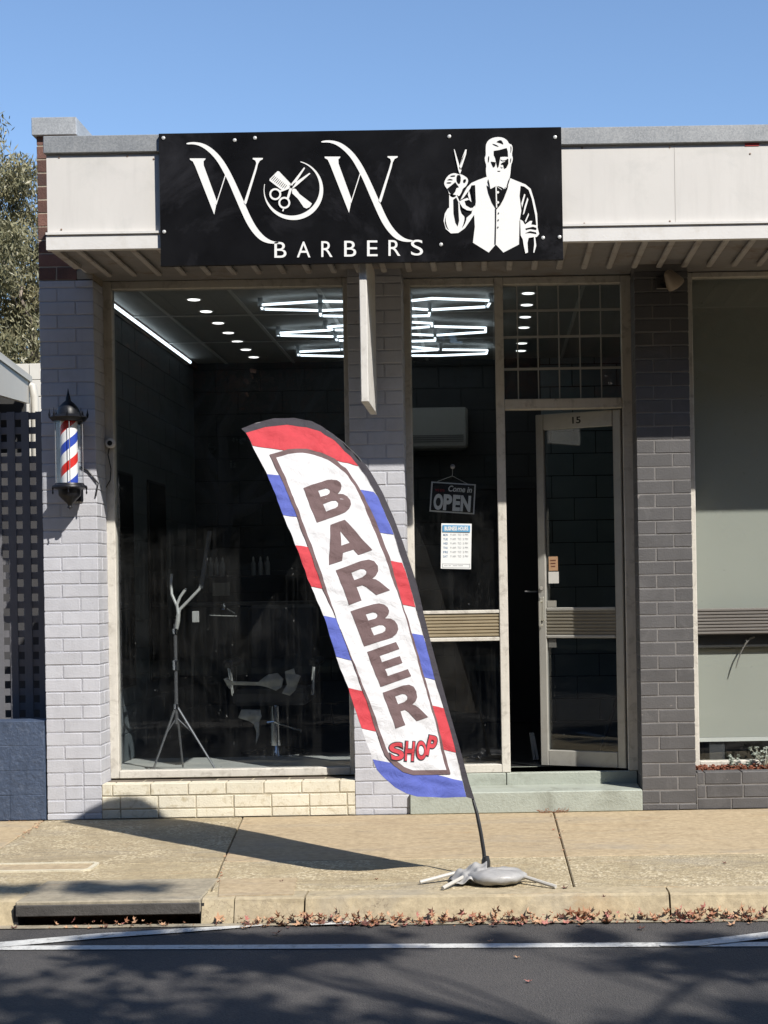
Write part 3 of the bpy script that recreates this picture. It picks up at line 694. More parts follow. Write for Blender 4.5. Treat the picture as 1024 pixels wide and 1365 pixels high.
# honeycomb LED tubes
HZ = RZC-.05
t = thing('honeycomb_light', 'large honeycomb of glowing white LED tubes fixed under the shop ceiling', 'light')
segs = [[(347,406.5),(427,401.5)],[(427,401.5),(500,403),(546.4,401)],[(350,412),(427,414)],[(427,414),(500,411),(546.4,412)],[(347,406.5),(350,412)],[(427,414),(427.5,421)],[(427.5,421),(480,422),(546.4,421)],
 [(371,444),(444,439.8)],[(371,444),(371,447)],[(371,447),(447,448.7)],[(444,439.8),(500,440),(546,437)],[(447,448.7),(500,447),(546,446)],[(434,436),(500,431),(546,429.5)],[(434,436),(444,439.8)],[(447,448.7),(449,453.7)],[(449,453.7),(500,455),(546,454)],
 [(397.5,469),(456,466)],[(397.5,469),(398,473.6)],[(398,473.6),(456,475),(546,474)],[(456,466),(456,462)],[(456,462),(546,462)],
 [(546.4,401),(576.7,397.8),(655,400.5)],[(655,400.5),(650,408.8)],[(650,408.8),(573,413),(546.4,411)],[(573,413),(572,420.8),(546.4,421.4)],
 [(546.4,429.3),(575.6,431),(576,435)],[(546.4,437.6),(577.8,435),(647.4,437),(647.4,442.5),(580,447),(546.4,445.5)],[(580,447),(580,454),(546.4,455)],
 [(546.4,462.3),(586.8,465.7)],[(546.4,468.4),(586.8,466),(649.7,466.8),(648.6,471.3),(584.5,474),(546.4,474)]]
def on_ceiling(px, py):
    rx, rz = ray(px, py); d = (HZ-H)/rz; return Vector((rx*d, d-D, HZ))
led = MB(); jn = MB()
for sg in segs:
    P = [on_ceiling(a, b2) for a, b2 in sg]
    for a, b2 in zip(P[:-1], P[1:]):
        MB().tube([a, b2], .009, 8).build('led_tube', M['led'], t)
    for p in (P[0], P[-1]): jn.lathe([(.018, HZ-.014), (.018, HZ+.05)], p.x, p.y, 8)
jn.build('joint', flat('joint_plastic', (.5, .52, .53), .4), t)

# air conditioner on the back wall
t = thing('air_conditioner', 'grey-white wall air conditioner high on the back wall behind the sidelight', 'air conditioner')
a = at(549, 543, 3.6); b2 = at(624, 596, 3.6)
acm = flat('ac_plastic', (.42, .42, .40), .5)
b = MB(); b.bbox(a.x-.1, b2.x, 3.62, 3.89, b2.z, a.z, .02); b.build('housing', acm, t)
for i in range(4): MB().box(a.x-.06, b2.x-.04, 3.612, 3.622, b2.z+.05+.018*i, b2.z+.058+.018*i).build('vent_slat', flat('ac_slat', (.2, .2, .2), .5), t)

# shelf with bottles
t = thing('wall_shelf', 'dark wall shelf on the back wall carrying two clusters of bottles', 'shelf')
sa = at(262, 768, 3.75)
MB().bbox(sa.x, sa.x+1.1, 3.65, 3.89, sa.z-.02, sa.z, .003).build('board', M['blackmatt'], t); MB().box(sa.x+.1, sa.x+.12, 3.7, 3.88, sa.z-.15, sa.z-.02).build('bracket', M['darkmetal'], t); MB().box(sa.x+.95, sa.x+.97, 3.7, 3.88, sa.z-.15, sa.z-.02).build('bracket', M['darkmetal'], t)
bm_ = flat('bottle_grey', (.42, .44, .45), .3); 
names = ['first', 'second', 'third', 'fourth', 'fifth', 'sixth']
for i, px in enumerate((281, 289, 297, 338, 347.5, 357)):
    x = at(px, 760, 3.75).x
    t = thing('bottle', f'{names[i]} pale bottle from the left on the dark back wall shelf', 'bottle', (0, 0, 0), 'bottles on the back shelf')
    MB().lathe([(.02, sa.z+.001), (.021, sa.z+.10), (.012, sa.z+.125), (.009, sa.z+.13)], x, 3.75, 12).build('body', bm_, t, True)
    MB().lathe([(.009, sa.z+.131), (.009, sa.z+.15), (.004, sa.z+.165)], x, 3.75, 10).build('cap', nw, t, True)
# small framed notice
a = at(283, 777, 2.6); b2 = at(306, 794, 2.6)
tag(MB().bbox(a.x, b2.x, 2.6, 2.612, b2.z, a.z, .002).build('notice_card', flat('card_grey', (.30, .30, .29), .6)), 'small grey card standing on the counter inside the big window', 'card')
t = thing('counter', 'dark low counter standing at the back of the shop behind the tripod', 'counter')
a = at(262, 800, 2.9); b2 = at(360, 860, 2.9)
MB().bbox(a.x-.1, b2.x+.4, 2.6, 3.0, a.z-.62, a.z-.05, .01).build('cabinet', mat('counter_dark', (.03, .032, .036), .5), t); MB().bbox(a.x-.12, b2.x+.42, 2.57, 3.02, a.z-.048, a.z-.02, .004).build('counter_top', mat('counter_top', (.10, .10, .105), .3), t)

# tripod in the window with bent clamp arms
t = thing('light_stand', 'chrome tripod stand with three bent grey arms standing in the big window', 'stand')
TY = .55
def q(px, py, dy=0): return at(px, py, TY+dy)
base = q(236, 1000); fz = .224; cxp = q(235, 930).x
pole = flat('stand_pole', (.22, .22, .23), .45, .7); arm = flat('arm_grey', (.55, .55, .53), .4, .2)
MB().tube([(cxp, TY, q(235, 965).z), (cxp, TY, q(235, 832).z)], .0125, 10).build('pole', pole, t)
MB().tube([(cxp, TY, q(235, 890).z), (cxp, TY, q(235, 825).z)], .009, 10).build('pole', M['darkmetal'], t)
for (tx, dy) in ((202, -.10), (291, -.13), (248, .30)):
    e = q(tx, 1024, dy); e.z = fz
    if tx == 248: e = Vector((cxp-.02, TY+.28, fz))
    k0 = Vector((cxp, TY, q(235, 940).z)); k1 = Vector((cxp, TY, q(235, 957).z)); md = k0.lerp(e, .45)
    MB().tube([k0, md, e], [.009, .008, .0065], 8).build('leg', pole, t)
    MB().tube([k1, k0.lerp(e, .42)], .005, 6).build('brace', pole, t)
MB().lathe([(.02, q(235, 945).z), (.02, q(235, 938).z)], cxp, TY, 12).build('collar', M['chrome'], t); MB().lathe([(.022, q(235, 893).z), (.024, q(235, 880).z)], cxp, TY, 12).build('collar', M['chrome'], t)
MB().lathe([(.02, q(235, 845).z), (.02, q(235, 838).z)], cxp, TY, 12).build('collar', M['chrome'], t)
MB().tube([q(235, 840), q(237, 828), q(238, 818)], [.012, .016, .014], 8).build('clamp', arm, t)
for pts in (((238, 820), (236, 808), (229, 792), (228, 778), (229, 765)), ((238, 820), (236, 806), (240, 796), (247, 786)), ((238, 820), (240, 812), (252, 800), (266, 785), (268, 778))):
    P = [q(a, b2, .01*i) for i, (a, b2) in enumerate(pts)]; MB().tube(P, .010, 8).build('arm', arm, t, True)
MB().lathe([(.001, -.012), (.012, 0), (.001, .012)], 0, 0, 10, Matrix.Translation(q(247, 786, .03))).build('knob', M['chrome'], t, True)
MB().bbox(q(242, 0).x, q(251, 0).x, TY+.01, TY+.03, q(245, 830).z, q(245, 815).z, .003).build('battery_box', arm, t)
MB().tube([q(268, 784, .04), q(272, 760, .05), q(276, 735, .06), q(280, 708, .07)], .016, 8).build('dark_arm', flat('arm_dark', (.10, .11, .12), .5), t)
rehome(t, (cxp, TY, fz))

# desk lamp glint
t = thing('desk_lamp', 'small chrome lamp with folding arm on the counter in the window', 'lamp')
p1, p2, p3 = at(298, 809, 2.3), at(313, 818, 2.3), at(280, 820, 2.3)
MB().tube([p1, p2], .008, 6).build('arm', M['chrome'], t); MB().lathe([(.03, -.02), (.022, .01), (.008, .025)], 0, 0, 12, Matrix.Translation(p1)).build('shade', M['chrome'], t, True)
MB().tube([p3, at(316, 821, 2.3)], .006, 6).build('rail', M['chrome'], t); MB().tube([p2, (p2.x, p2.y, p2.z-.25)], .006, 6).build('post', M['darkmetal'], t)

# barber chair (low back, with a light grey cape thrown over the arm)
t = thing('barber_chair', 'black barber chair with chrome footrest and pale grey cape thrown over it', 'chair')
CY = 1.6; lea = flat('black_leather', (.05, .05, .055), .35)
def c3(px, py, dy=0): return at(px, py, CY+dy)
cX = c3(352, 0).x; fzz = SZ
MB().lathe([(.26, fzz), (.26, fzz+.02), (.10, fzz+.05), (.05, fzz+.07), (.045, fzz+.36), (.07, fzz+.38)], cX, CY, 24).build('base', M['chrome'], t, True)
MB().bbox(cX-.28, cX+.27, CY-.24, CY+.25, fzz+.38, fzz+.50, .03).build('seat', lea, t)
Mb = Matrix.Translation((cX+.02, CY+.20, fzz+.50)) @ Matrix.Rotation(-.15, 4, 'X')
MB().bbox(-.26, .26, 0, .10, 0, .62, .035, Mb).build('backrest', lea, t)
for sx in (-1, 1):
    ar = MB(); ar.bbox(cX+sx*.31-.035, cX+sx*.31+.035, CY-.24, CY+.20, fzz+.66, fzz+.72, .02); ar.build('armrest', lea, t)
    MB().tube([(cX+sx*.31, CY-.18, fzz+.66), (cX+sx*.29, CY-.12, fzz+.46), (cX+sx*.31, CY+.15, fzz+.66)], .014, 8).build('arm_frame', M['chrome'], t)
MB().tube([c3(356, 963, -.3), c3(366, 962, -.3), c3(385, 969, -.35), c3(402, 974, -.4)], .008, 8).build('footrest', M['chrome'], t)
cm = mat('cape_cloth', (.50, .50, .48), .85, .1, 8)
def cloth(pts, name, dy=-.31, amp=.02):
    vf = fill2d([pts]); vs, fs = vf
    bm = bmesh.new(); vv = [bm.verts.new((x, y, 0)) for x, y in vs]
    for f in fs: bm.faces.new([vv[i] for i in f])
    for ax, n in (((1, 0, 0), 0), ((0, 1, 0), 1)):
        lo = min(p[n] for p in pts); hi = max(p[n] for p in pts); c = lo+4
        while c < hi:
            co = (c, 0, 0) if n == 0 else (0, c, 0)
            bmesh.ops.bisect_plane(bm, geom=bm.verts[:]+bm.edges[:]+bm.faces[:], plane_co=co, plane_no=ax); c += 4
    bm.verts.index_update()
    V = [c3(v.co.x, v.co.y, dy + amp*math.sin(v.co.x*.21+v.co.y*.13) + amp*.5*math.sin(v.co.y*.4)) for v in bm.verts]; Fs = [[v.index for v in f.verts] for f in bm.faces]; bm.free()
    o = mesh_obj(name, V, Fs, cm, t, True); sm = o.modifiers.new('s', 'SOLIDIFY'); sm.thickness = .004; return o
cloth([(298,905),(303,903),(309,908),(345,909),(358,899),(370,897),(378,905),(376,915),(368,921),(354,915),(340,913),(309,913),(306,919)], 'cape')
cloth([(380,895),(392,891),(394,898),(401,901),(397,910),(394,920),(386,927),(376,924),(383,912),(381,903)], 'cape', -.30)
cloth([(322,946),(347,946),(349,955),(346,962),(346,980),(341,992),(342,975),(338,965),(330,960),(318,957)], 'cape', -.28)
rehome(t, (cX, CY, fzz))

# broom handle and small boards seen through the doorway
a = at(800, 1002, .75); b2 = at(824, 928, 1.05); a.z = max(a.z, SZ+.01)
tag(MB().tube([a, b2, b2 + (b2-a)*.6], .014, 8).build('broom_stick', flat('stick_black', (.01, .01, .012), .5)), 'black stick leaning behind the glass of the open door', 'stick')
for i, (pa, pb) in enumerate(((711, 714), (715.5, 718.5))):
    p0 = at(pa, 1005, .95); p1 = at(pb, 974, .95); x0 = p0.x; wd = .018
    Mt = Matrix.Translation((x0, 1.0, SZ)) @ Matrix.Rotation(-.12-.05*i, 4, 'Y')
    tag(MB().bbox(0, wd, -.02, .22, 0, .17, .002, Mt).build('leaning_board', mat('leaning_board', (.42, .42, .40), .6)), ('left' if i == 0 else 'right') + ' of two small grey boards leaning together just inside the doorway', 'board')
t = thing('inner_door', 'dark closed inner door with chrome lever at the back of the shop, seen through the doorway', 'door')
MB().bbox(-.34, .462, RY1-.05, RY1-.006, SZ, 2.30, .004).build('door_leaf', mat('inner_door_paint', (.012, .014, .02), .6), t)
MB().bbox(.463, .50, RY1-.06, RY1-.004, SZ, 2.345, .003).build('door_frame', mat('inner_frame_paint', (.02, .024, .03), .6), t)
MB().bbox(-.34, .462, RY1-.06, RY1-.004, 2.302, 2.345, .003).build('door_frame', bpy.data.materials['inner_frame_paint'], t)
p = at(700, 789, RY1-.09); MB().tube([(p.x, RY1-.05, p.z), (p.x, RY1-.09, p.z), (p.x+.11, RY1-.09, p.z)], .010, 8).build('door_lever', M['chrome'], t, True)

# ------------------------------------------------------------------ shop sign
SY = -.845
sign = thing('shop_sign', 'black shop sign reading WOW BARBERS with scissors emblem and white drawing of a bearded barber', 'sign')
def sp(px, py, k=0): 
    p = at(px, py, SY); p.y = SY - .002 - .0012*k; return p
SX0, SX1, SZ0, SZ1 = -1.881, .448, 3.320, 4.088
MB().bbox(SX0, SX1, SY, AY-.022, SZ0, SZ1, .002).build('panel', M['signblack'], sign)
def sgn(name, vf, m, k=1): return sheet2d(name, vf, lambda x, y: sp(x, y, k), m, sign)
def Z2(pts, s=3.657, ox=200, oy=160, dx=0, dy=0): return [(x/s+ox+dx, y/s+oy+dy) for x, y in pts]
def smooth(pts, it=2, closed=True):
    for _ in range(it):
        n = []
        for i in range(len(pts)):
            a = pts[i]; b = pts[(i+1) % len(pts)]
            n += [(a[0]*.75+b[0]*.25, a[1]*.75+b[1]*.25), (a[0]*.25+b[0]*.75, a[1]*.25+b[1]*.75)]
        pts = n
    return pts
swo = [(178,112),(215,107),(260,114),(300,136),(340,173),(375,223),(405,280),(435,345),(465,413),(492,475),(522,528),(557,568),(592,590),(628,596),(628,600),(612,604),(575,602),(538,587),(503,552),(472,505),(442,440),(412,370),(382,300),(357,250),(328,200),(293,160),(253,130),(215,118),(179,120)]
thick = [(195,188),(272,188),(270,194),(262,201),(263,222),(327,398),(314,462),(222,228),(210,203),(196,195)]
thin1 = [(319,412),(326,398),(366,272),(374,258),(370,275),(325,415)]
thin2 = [(459,402),(466,414),(472,405),(522,240),(527,217),(536,200),(551,192),(551,186),(502,186),(502,192),(515,199),(519,212),(510,245)]
for dx, dy in ((0, 0), (179.6, -2.4)):
    w_ = thing
    sgn('letter', fill2d([Z2(smooth(swo, 2), dx=dx, dy=dy)]), M['signwhite'], 1)
    sgn('letter', fill2d([Z2(thick, dx=dx, dy=dy)]), M['signwhite'], 2)
    sgn('letter', fill2d([Z2(thin1, dx=dx, dy=dy)]), M['signwhite'], 3)
    sgn('letter', fill2d([Z2(thin2, dx=dx, dy=dy)]), M['signwhite'], 3)
# crescent
o_, i_ = [], []
for k in range(61):
    f = k/60; a = math.radians(-76 + f*268); th = 4 + 20*math.sin(PI*min(1, f*1.02))**1.2 * (.55+.45*math.sin(PI*min(1, f*.9+.05)))
    if f > .85: th = 3 + (th-3)*(1-f)/.15
    o_.append((700+145*math.cos(a), 343+145*math.sin(a))); i_.append((700+(145-th)*math.cos(a), 343+(145-th)*math.sin(a)))
sgn('emblem', fill2d([Z2(o_ + i_[::-1])]), M['signwhite'], 1)
sgn('emblem', fill2d([Z2([(622,250),(630,251),(688,312),(665,338),(640,340),(583,296),(584,288)])]), M['signwhite'], 1)
for k in range(9):
    t0 = k/8; a = (592+t0*62, 290+t0*46); b = (609+t0*58, 272+t0*46); nx, ny = .55, .45
    sgn('emblem', fill2d([Z2([(a[0]-1, a[1]), (a[0]+2, a[1]), (b[0]+2, b[1]), (b[0]-1, b[1])])]), M['signblack'], 3)
sgn('emblem', fill2d([Z2([(692,330),(712,338),(730,362),(790,408),(780,424),(764,432),(750,426),(722,385),(694,358)])]), M['signwhite'], 1)
for pts in ([(683,322),(690,312),(752,232),(757,236),(702,322),(690,335)], [(688,330),(700,312),(778,259),(783,263),(720,318),(694,338)],
            [(694,318),(686,334),(638,352),(632,346),(684,322)], [(684,322),(696,330),(676,390),(666,386),(680,338)], [(650,432),(656,432),(652,446),(645,446)]):
    sgn('emblem', fill2d([Z2(pts)]), M['signwhite'], 4)
for cx_, cy_ in ((612, 363), (656, 405)):
    ring = [[(cx_+r*math.cos(2*PI*k/28), cy_+r*math.sin(2*PI*k/28)) for k in range(28)] for r in (29, 20)]
    sgn('emblem', fill2d([Z2(ring[0]), Z2(ring[1])]), M['signwhite'], 5)
sgn('emblem', fill2d([Z2([(686,324),(690,320),(694,324),(690,329)])]), M['signblack'], 6)
for ch, a, b in (('B', 366, 382), ('A', 396, 414), ('R', 428.5, 443.5), ('B', 459, 475), ('E', 489.5, 503.5), ('R', 518, 534), ('S', 548, 564)):
    yt = 322.7 - (a-366)*.0165; sgn('letter', text2d(ch, (a, yt, b, yt+21), .0), M['signwhite'], 1)
# barber drawing: white shapes with black shapes laid over
def Z4(pts): return Z2(pts, 5.12, 570, 160)
def art(pts, white, k, sm=1, holes=()):
    sgn('drawing', fill2d([Z4(smooth(pts, sm) if sm else pts)] + [Z4(smooth(h, sm) if sm else h) for h in holes]), M['signwhite'] if white else M['signblack'], k)
art([(397,200),(400,160),(425,130),(470,116),(515,120),(545,140),(556,163),(575,168),(582,195),(575,240),(583,260),(578,290),(570,305),(565,380),(550,430),(525,476),(510,460),(475,450),(455,462),(425,475),(415,430),(402,380),(398,340),(402,310),(393,285),(390,255),(398,245)], 1, 1)
art([(452,212),(490,206),(540,192),(548,215),(550,252),(530,250),(498,252),(492,282),(486,318),(478,330),(470,300),(462,260),(452,240)], 0, 2, 0)
art([(468,150),(500,135),(515,155),(518,170),(500,160),(480,155)], 0, 2)
art([(440,162),(470,170),(490,185),(470,180),(450,172)], 0, 2)
art([(432,285),(452,288),(466,290),(462,315),(450,325),(440,305)], 0, 3, 0)
art([(535,262),(552,268),(552,300),(540,325),(525,333),(518,315),(500,300),(512,292),(530,285)], 0, 3, 0)
art([(500,262),(538,258),(545,270),(520,280),(502,275)], 1, 4); art([(500,315),(512,306),(520,322),(505,328)], 1, 4)
art([(476,348),(498,348),(496,353),(480,353)], 0, 2, 0)
art([(566,176),(574,186),(572,215),(564,230),(568,205)], 0, 2); art([(413,250),(422,246),(420,280),(412,300)], 0, 2); art([(566,262),(573,262),(569,288),(563,296)], 0, 2)
# vest and shoulders
art([(405,388),(345,410),(300,430),(270,460),(245,505),(225,545),(240,520),(262,485),(300,447),(325,445),(330,560),(318,640),(323,730),(310,838),(418,905),(466,850),(518,905),(624,850),(628,690),(640,620),(628,520),(635,450),(660,455),(690,478),(712,540),(735,650),(742,716),(752,730),(748,640),(726,540),(704,470),(668,440),(605,415),(565,398),(552,440),(512,478),(470,450),(430,472),(415,440)], 1, 1, 0)
art([(403,445),(420,462),(432,472),(466,455),(472,455),(505,478),(530,470),(552,448),(545,475),(520,540),(498,580),(470,612),(440,565),(415,500)], 0, 3, 0)
art([(464,455),(472,455),(476,600),(468,600)], 1, 4, 0); art([(462,600),(470,612),(466,852),(458,846),(462,700)], 0, 4, 0)
for x_, y_ in ((480, 495), (480, 564)): art([(x_+9*math.cos(k*PI/5), y_+9*math.sin(k*PI/5)) for k in range(10)], 1, 4, 0)
for x_, y_ in ((485, 637), (483, 684), (481, 733)): art([(x_+5*math.cos(k*PI/4), y_+5*math.sin(k*PI/4)) for k in range(8)], 0, 4, 0)
art([(415,405),(424,440),(428,468),(418,450),(410,420)], 0, 4, 0); art([(556,400),(552,440),(544,460),(540,470),(546,435)], 0, 4, 0)
# raised arm (viewer's left)
art([(148,505),(200,515),(218,555),(222,610),(232,640),(262,672),(300,640),(310,600),(322,585),(328,610),(318,648),(290,690),(255,740),(210,772),(160,775),(125,745),(110,690),(118,640),(138,605),(148,600)], 1, 2, 0)
art([(300,447),(262,485),(240,520),(225,548),(245,533),(268,502),(290,472)], 1, 3, 0); art([(282,480),(292,515),(300,562),(286,548),(276,512)], 1, 3, 0)
art([(215,560),(240,545),(272,533),(285,545),(252,556),(262,585),(292,603),(318,600),(300,622),(270,618),(240,600),(226,578)], 1, 4, 0)
art([(176,545),(196,530),(210,560),(212,620),(216,690),(206,728),(190,700),(178,640)], 0, 3, 0)
art([(132,640),(122,680),(135,735),(150,755),(128,735),(116,690)], 0, 3); art([(238,610),(270,650),(262,700),(232,745),(250,700),(255,660)], 0, 3); art([(240,560),(280,590),(296,622),(262,600)], 0, 3)
art([(300,460),(322,450),(322,560),(308,520)], 0, 3, 0)
# hand and scissors
art([(113,430),(125,400),(150,372),(185,362),(205,370),(232,372),(255,385),(275,400),(278,425),(262,455),(240,470),(235,490),(215,525),(200,510),(188,528),(165,530),(150,515),(140,480),(118,450)], 1, 2)
art([(135,470),(160,450),(190,425),(200,440),(215,460),(198,465),(190,490),(170,515),(150,495)], 0, 3, 0); art([(205,375),(228,380),(226,430),(212,440),(198,420),(198,390)], 0, 3)
art([(130,412),(155,402),(180,412),(150,410)], 0, 4); art([(125,430),(150,425),(170,430),(145,434)], 0, 4); art([(150,385),(180,378),(195,384),(170,388)], 0, 4); art([(245,408),(262,404),(264,420),(252,432),(244,424)], 0, 4)
art([(180,202),(186,205),(222,325),(232,345),(222,372),(212,350),(196,280)], 1, 5, 0); art([(258,204),(268,204),(264,235),(236,320),(222,345),(216,330),(240,250)], 1, 5, 0); art([(258,225),(240,270),(228,305),(238,262)], 0, 6, 0)
# hanging arm (viewer's right)
art([(660,505),(668,512),(645,600),(640,570)], 1, 3, 0); art([(682,530),(688,545),(660,640),(650,650),(662,590)], 1, 3, 0); art([(690,635),(692,650),(670,700),(665,690)], 1, 3, 0)
art([(632,680),(650,690),(665,715),(700,690),(715,690),(708,715),(748,720),(762,780),(745,800),(735,800),(742,860),(728,908),(722,905),(728,850),(726,800),(690,806),(682,840),(686,905),(668,912),(655,850),(650,815),(636,790)], 1, 3, 0)
art([(668,742),(720,730),(744,738),(742,752),(700,745),(672,752)], 0, 4, 0); art([(665,775),(700,760),(740,768),(744,780),(700,772)], 0, 4, 0)
for a, b in ((218,184),(313,187),(340,184),(599,182),(740,183),(219,309),(588,326),(724,317),(746,316)):
    p = sp(a, b); MB().lathe([(.011, 0), (.010, .004), (.001, .007)], 0, 0, 12, Matrix.Translation((p.x, SY, p.z)) @ Matrix.Rotation(PI/2, 4, 'X')).build('screw', M['screw'], sign, True)

# blade sign board seen edge-on
t = thing('blade_sign', 'thin white blank board hanging edge-on below the awning, square to the shopfront', 'sign')
MB().bbox(-.741, -.697, -.78, -.12, 2.525, 3.42, .004).build('board', M['board'], t)
for y in (-.65, -.25): MB().box(-.735, -.703, y-.02, y+.02, 3.42, 3.439).build('bracket', M['darkmetal'], t)

# ------------------------------------------------------------------ barber pole lamp
bp = thing('barber_pole', 'lantern style barber pole with red, white and blue stripes on the left lavender pier', 'barber pole')
bx, by = -2.628, -.135
def stripe_mat():
    m, t, b = newmat('barber_stripes'); tc = t.nodes.new('ShaderNodeTexCoord'); sx = t.nodes.new('ShaderNodeSeparateXYZ'); t.links.new(tc.outputs['Object'], sx.inputs[0])
    at2 = N(t, 'ShaderNodeMath', operation='ARCTAN2'); t.links.new(sx.outputs[1], at2.inputs[0]); t.links.new(sx.outputs[0], at2.inputs[1])
    k1 = N(t, 'ShaderNodeMath', operation='MULTIPLY'); t.links.new(at2.outputs[0], k1.inputs[0]); k1.inputs[1].default_value = 1/(2*PI)
    k2 = N(t, 'ShaderNodeMath', operation='MULTIPLY'); t.links.new(sx.outputs[2], k2.inputs[0]); k2.inputs[1].default_value = 1/.262
    sm = N(t, 'ShaderNodeMath', operation='SUBTRACT'); t.links.new(k2.outputs[0], sm.inputs[0]); t.links.new(k1.outputs[0], sm.inputs[1])
    ad = N(t, 'ShaderNodeMath', operation='ADD'); t.links.new(sm.outputs[0], ad.inputs[0]); ad.inputs[1].default_value = .215
    fr = N(t, 'ShaderNodeMath', operation='FRACT'); t.links.new(ad.outputs[0], fr.inputs[0])
    r = t.nodes.new('ShaderNodeValToRGB'); r.color_ramp.interpolation = 'CONSTANT'; e = r.color_ramp.elements
    e[0].position = 0; e[0].color = (.62, .03, .025, 1); e[1].position = .23; e[1].color = (.8, .8, .8, 1)
    x = e.new(.5); x.color = (.03, .07, .42, 1); x = e.new(.73); x.color = (.8, .8, .8, 1)
    t.links.new(fr.outputs[0], r.inputs[0]); t.links.new(r.outputs[0], b.inputs['Base Color']); b.inputs['Roughness'].default_value = .35
    return m
cyl = MB().lathe([(.053, -.195), (.053, .195)], 0, 0, 32).build('striped_cylinder', stripe_mat(), bp, True); cyl.location = (bx, by, 2.318)
gm = glass('lamp_glass', (.93, .94, .95), .03, False)
MB().lathe([(.085, 2.125), (.085, 2.512)], bx, by, 10).build('glass_shade', gm, bp)
for k in range(10):
    a = 2*PI*k/10; MB().tube([(bx+.086*math.cos(a), by+.086*math.sin(a), 2.125), (bx+.086*math.cos(a), by+.086*math.sin(a), 2.512)], .0028, 5).build('glazing_bar', flat('bar_grey', (.35, .35, .36), .3, .5), bp) if k % 2 == 0 else None
MB().lathe([(.001, 2.125), (.088, 2.125), (.092, 2.115), (.105, 2.11), (.108, 2.10), (.09, 2.092), (.07, 2.085), (.068, 2.05), (.055, 2.035), (.04, 2.02), (.018, 2.0), (.012, 1.985), (.018, 1.975), (.001, 1.962)], bx, by, 20).build('bowl', M['black'], bp, True)
MB().lathe([(.088, 2.512), (.10, 2.515), (.118, 2.535), (.108, 2.545), (.08, 2.55), (.072, 2.556), (.068, 2.58), (.056, 2.604), (.034, 2.628), (.017, 2.642), (.014, 2.662), (.006, 2.69), (.001, 2.72)], bx, by, 24).build('dome', M['black'], bp, True)
for k in range(8):
    a = 2*PI*k/8+.2
    MB().lathe([(.005, 2.535), (.008, 2.555), (.004, 2.57), (.0005, 2.592)], bx+.115*math.cos(a), by+.115*math.sin(a), 6).build('spike', M['black'], bp)
    if k % 2 == 0: MB().lathe([(.0005, 2.055), (.006, 2.065), (.003, 2.08), (.007, 2.095), (.004, 2.105)], bx+.102*math.cos(a), by+.102*math.sin(a), 6).build('drop', M['black'], bp)
b = MB(); b.bbox(bx-.05, bx+.05, -.012, -.001, 2.02, 2.12, .003); b.bbox(bx-.02, bx+.02, by, -.01, 2.09, 2.108, .003); b.bbox(bx-.04, bx+.04, -.012, -.001, 2.5, 2.56, .003); b.bbox(bx-.02, bx+.02, by, -.01, 2.52, 2.534, .003); b.build('bracket', M['black'], bp)
MB().tube([(bx+.03, -.006, 2.24), at(118, 628, -.008), at(131, 644, -.008), (LX1-.004, -.008, 2.05)], .005, 6).build('cable', M['darkmetal'], bp)
rehome(bp, (bx, 0, 2.07))

# camera on window frame with a cable
t = thing('security_camera', 'small round white camera with dangling black cable on the big window frame', 'camera')
p = at(147.5, 591, WY-.03); Mr = Matrix.Translation(p) @ Matrix.Rotation(PI/2, 4, 'X')
MB().lathe([(.03, -.02), (.033, .01), (.026, .02), (.001, .02)], 0, 0, 18, Mr).build('body', flat('cam_white', (.85, .83, .8), .4), t, True)
MB().lathe([(.017, .021), (.012, .026), (.001, .028)], 0, 0, 16, Mr).build('lens', M['black'], t, True)
MB().tube([at(146, 596, WY-.02), at(144, 606, WY-.02), at(148, 625, WY-.018), at(147, 640, WY-.018), at(140, 652, WY-.015)], .0035, 5).build('cable', M['black'], t)

# floodlight on the grey pier
t = thing('floodlight', 'tilted bronze floodlight high on the charcoal pier under the awning', 'light')
p = at(896, 372, -.12); Mr = Matrix.Translation(p) @ Matrix.Rotation(math.radians(-38), 4, 'Y') @ Matrix.Rotation(math.radians(205), 4, 'X')
MB().lathe([(.018, -.06), (.03, -.05), (.048, 0), (.06, .035), (.058, .05)], 0, 0, 20, Mr).build('shade', mat('floodlight_paint', (.30, .24, .18), .45, .1), t, True)
MB().tube([(p.x-.03, -.10, p.z), (p.x-.05, -.05, p.z), (p.x-.05, -.002, p.z)], .009, 8).build('arm', M['darkmetal'], t); MB().bbox(p.x-.09, p.x-.01, -.014, -.001, p.z-.04, p.z+.04, .004).build('plate', M['darkmetal'], t)

# OPEN board on the sidelight
t = thing('open_sign', 'small black hanging board reading Come in OPEN on the sidelight glass', 'sign')
OY = EY+.018
def op(px, py, k=0): p = at(px, py, OY); p.y = OY - .004 - .001*k; return p
OY = EY+.056
q4 = [(575.3, 641.9), (634.4, 645.7), (632.3, 685.7), (572.6, 681.8)]
def quad(pts, name, m, k, fn=op, par=None):
    P = [fn(a, b, k) for a, b in pts]; b = MB(); b.add([(p.x, p.y, p.z) for p in P] + [(p.x, p.y+.004, p.z) for p in P], [(0,1,2,3), (4,7,6,5), (0,1,5,4), (1,2,6,5), (2,3,7,6), (3,0,4,7)]); return b.build(name, m, par)
osw = flat('chalk_white', (.95, .95, .93), .6)
quad(q4, 'rim', osw, 0, par=t)
quad([(577.1, 643.7), (632.5, 647.3), (630.6, 683.9), (574.4, 680)], 'board', M['blackmatt'], 5, par=t)
def rot(vf, cx_, cy_, a):
    c, s = math.cos(a), math.sin(a); return [(cx_+(x-cx_)*c-(y-cy_)*s, cy_+(x-cx_)*s+(y-cy_)*c) for x, y in vf[0]], vf[1]
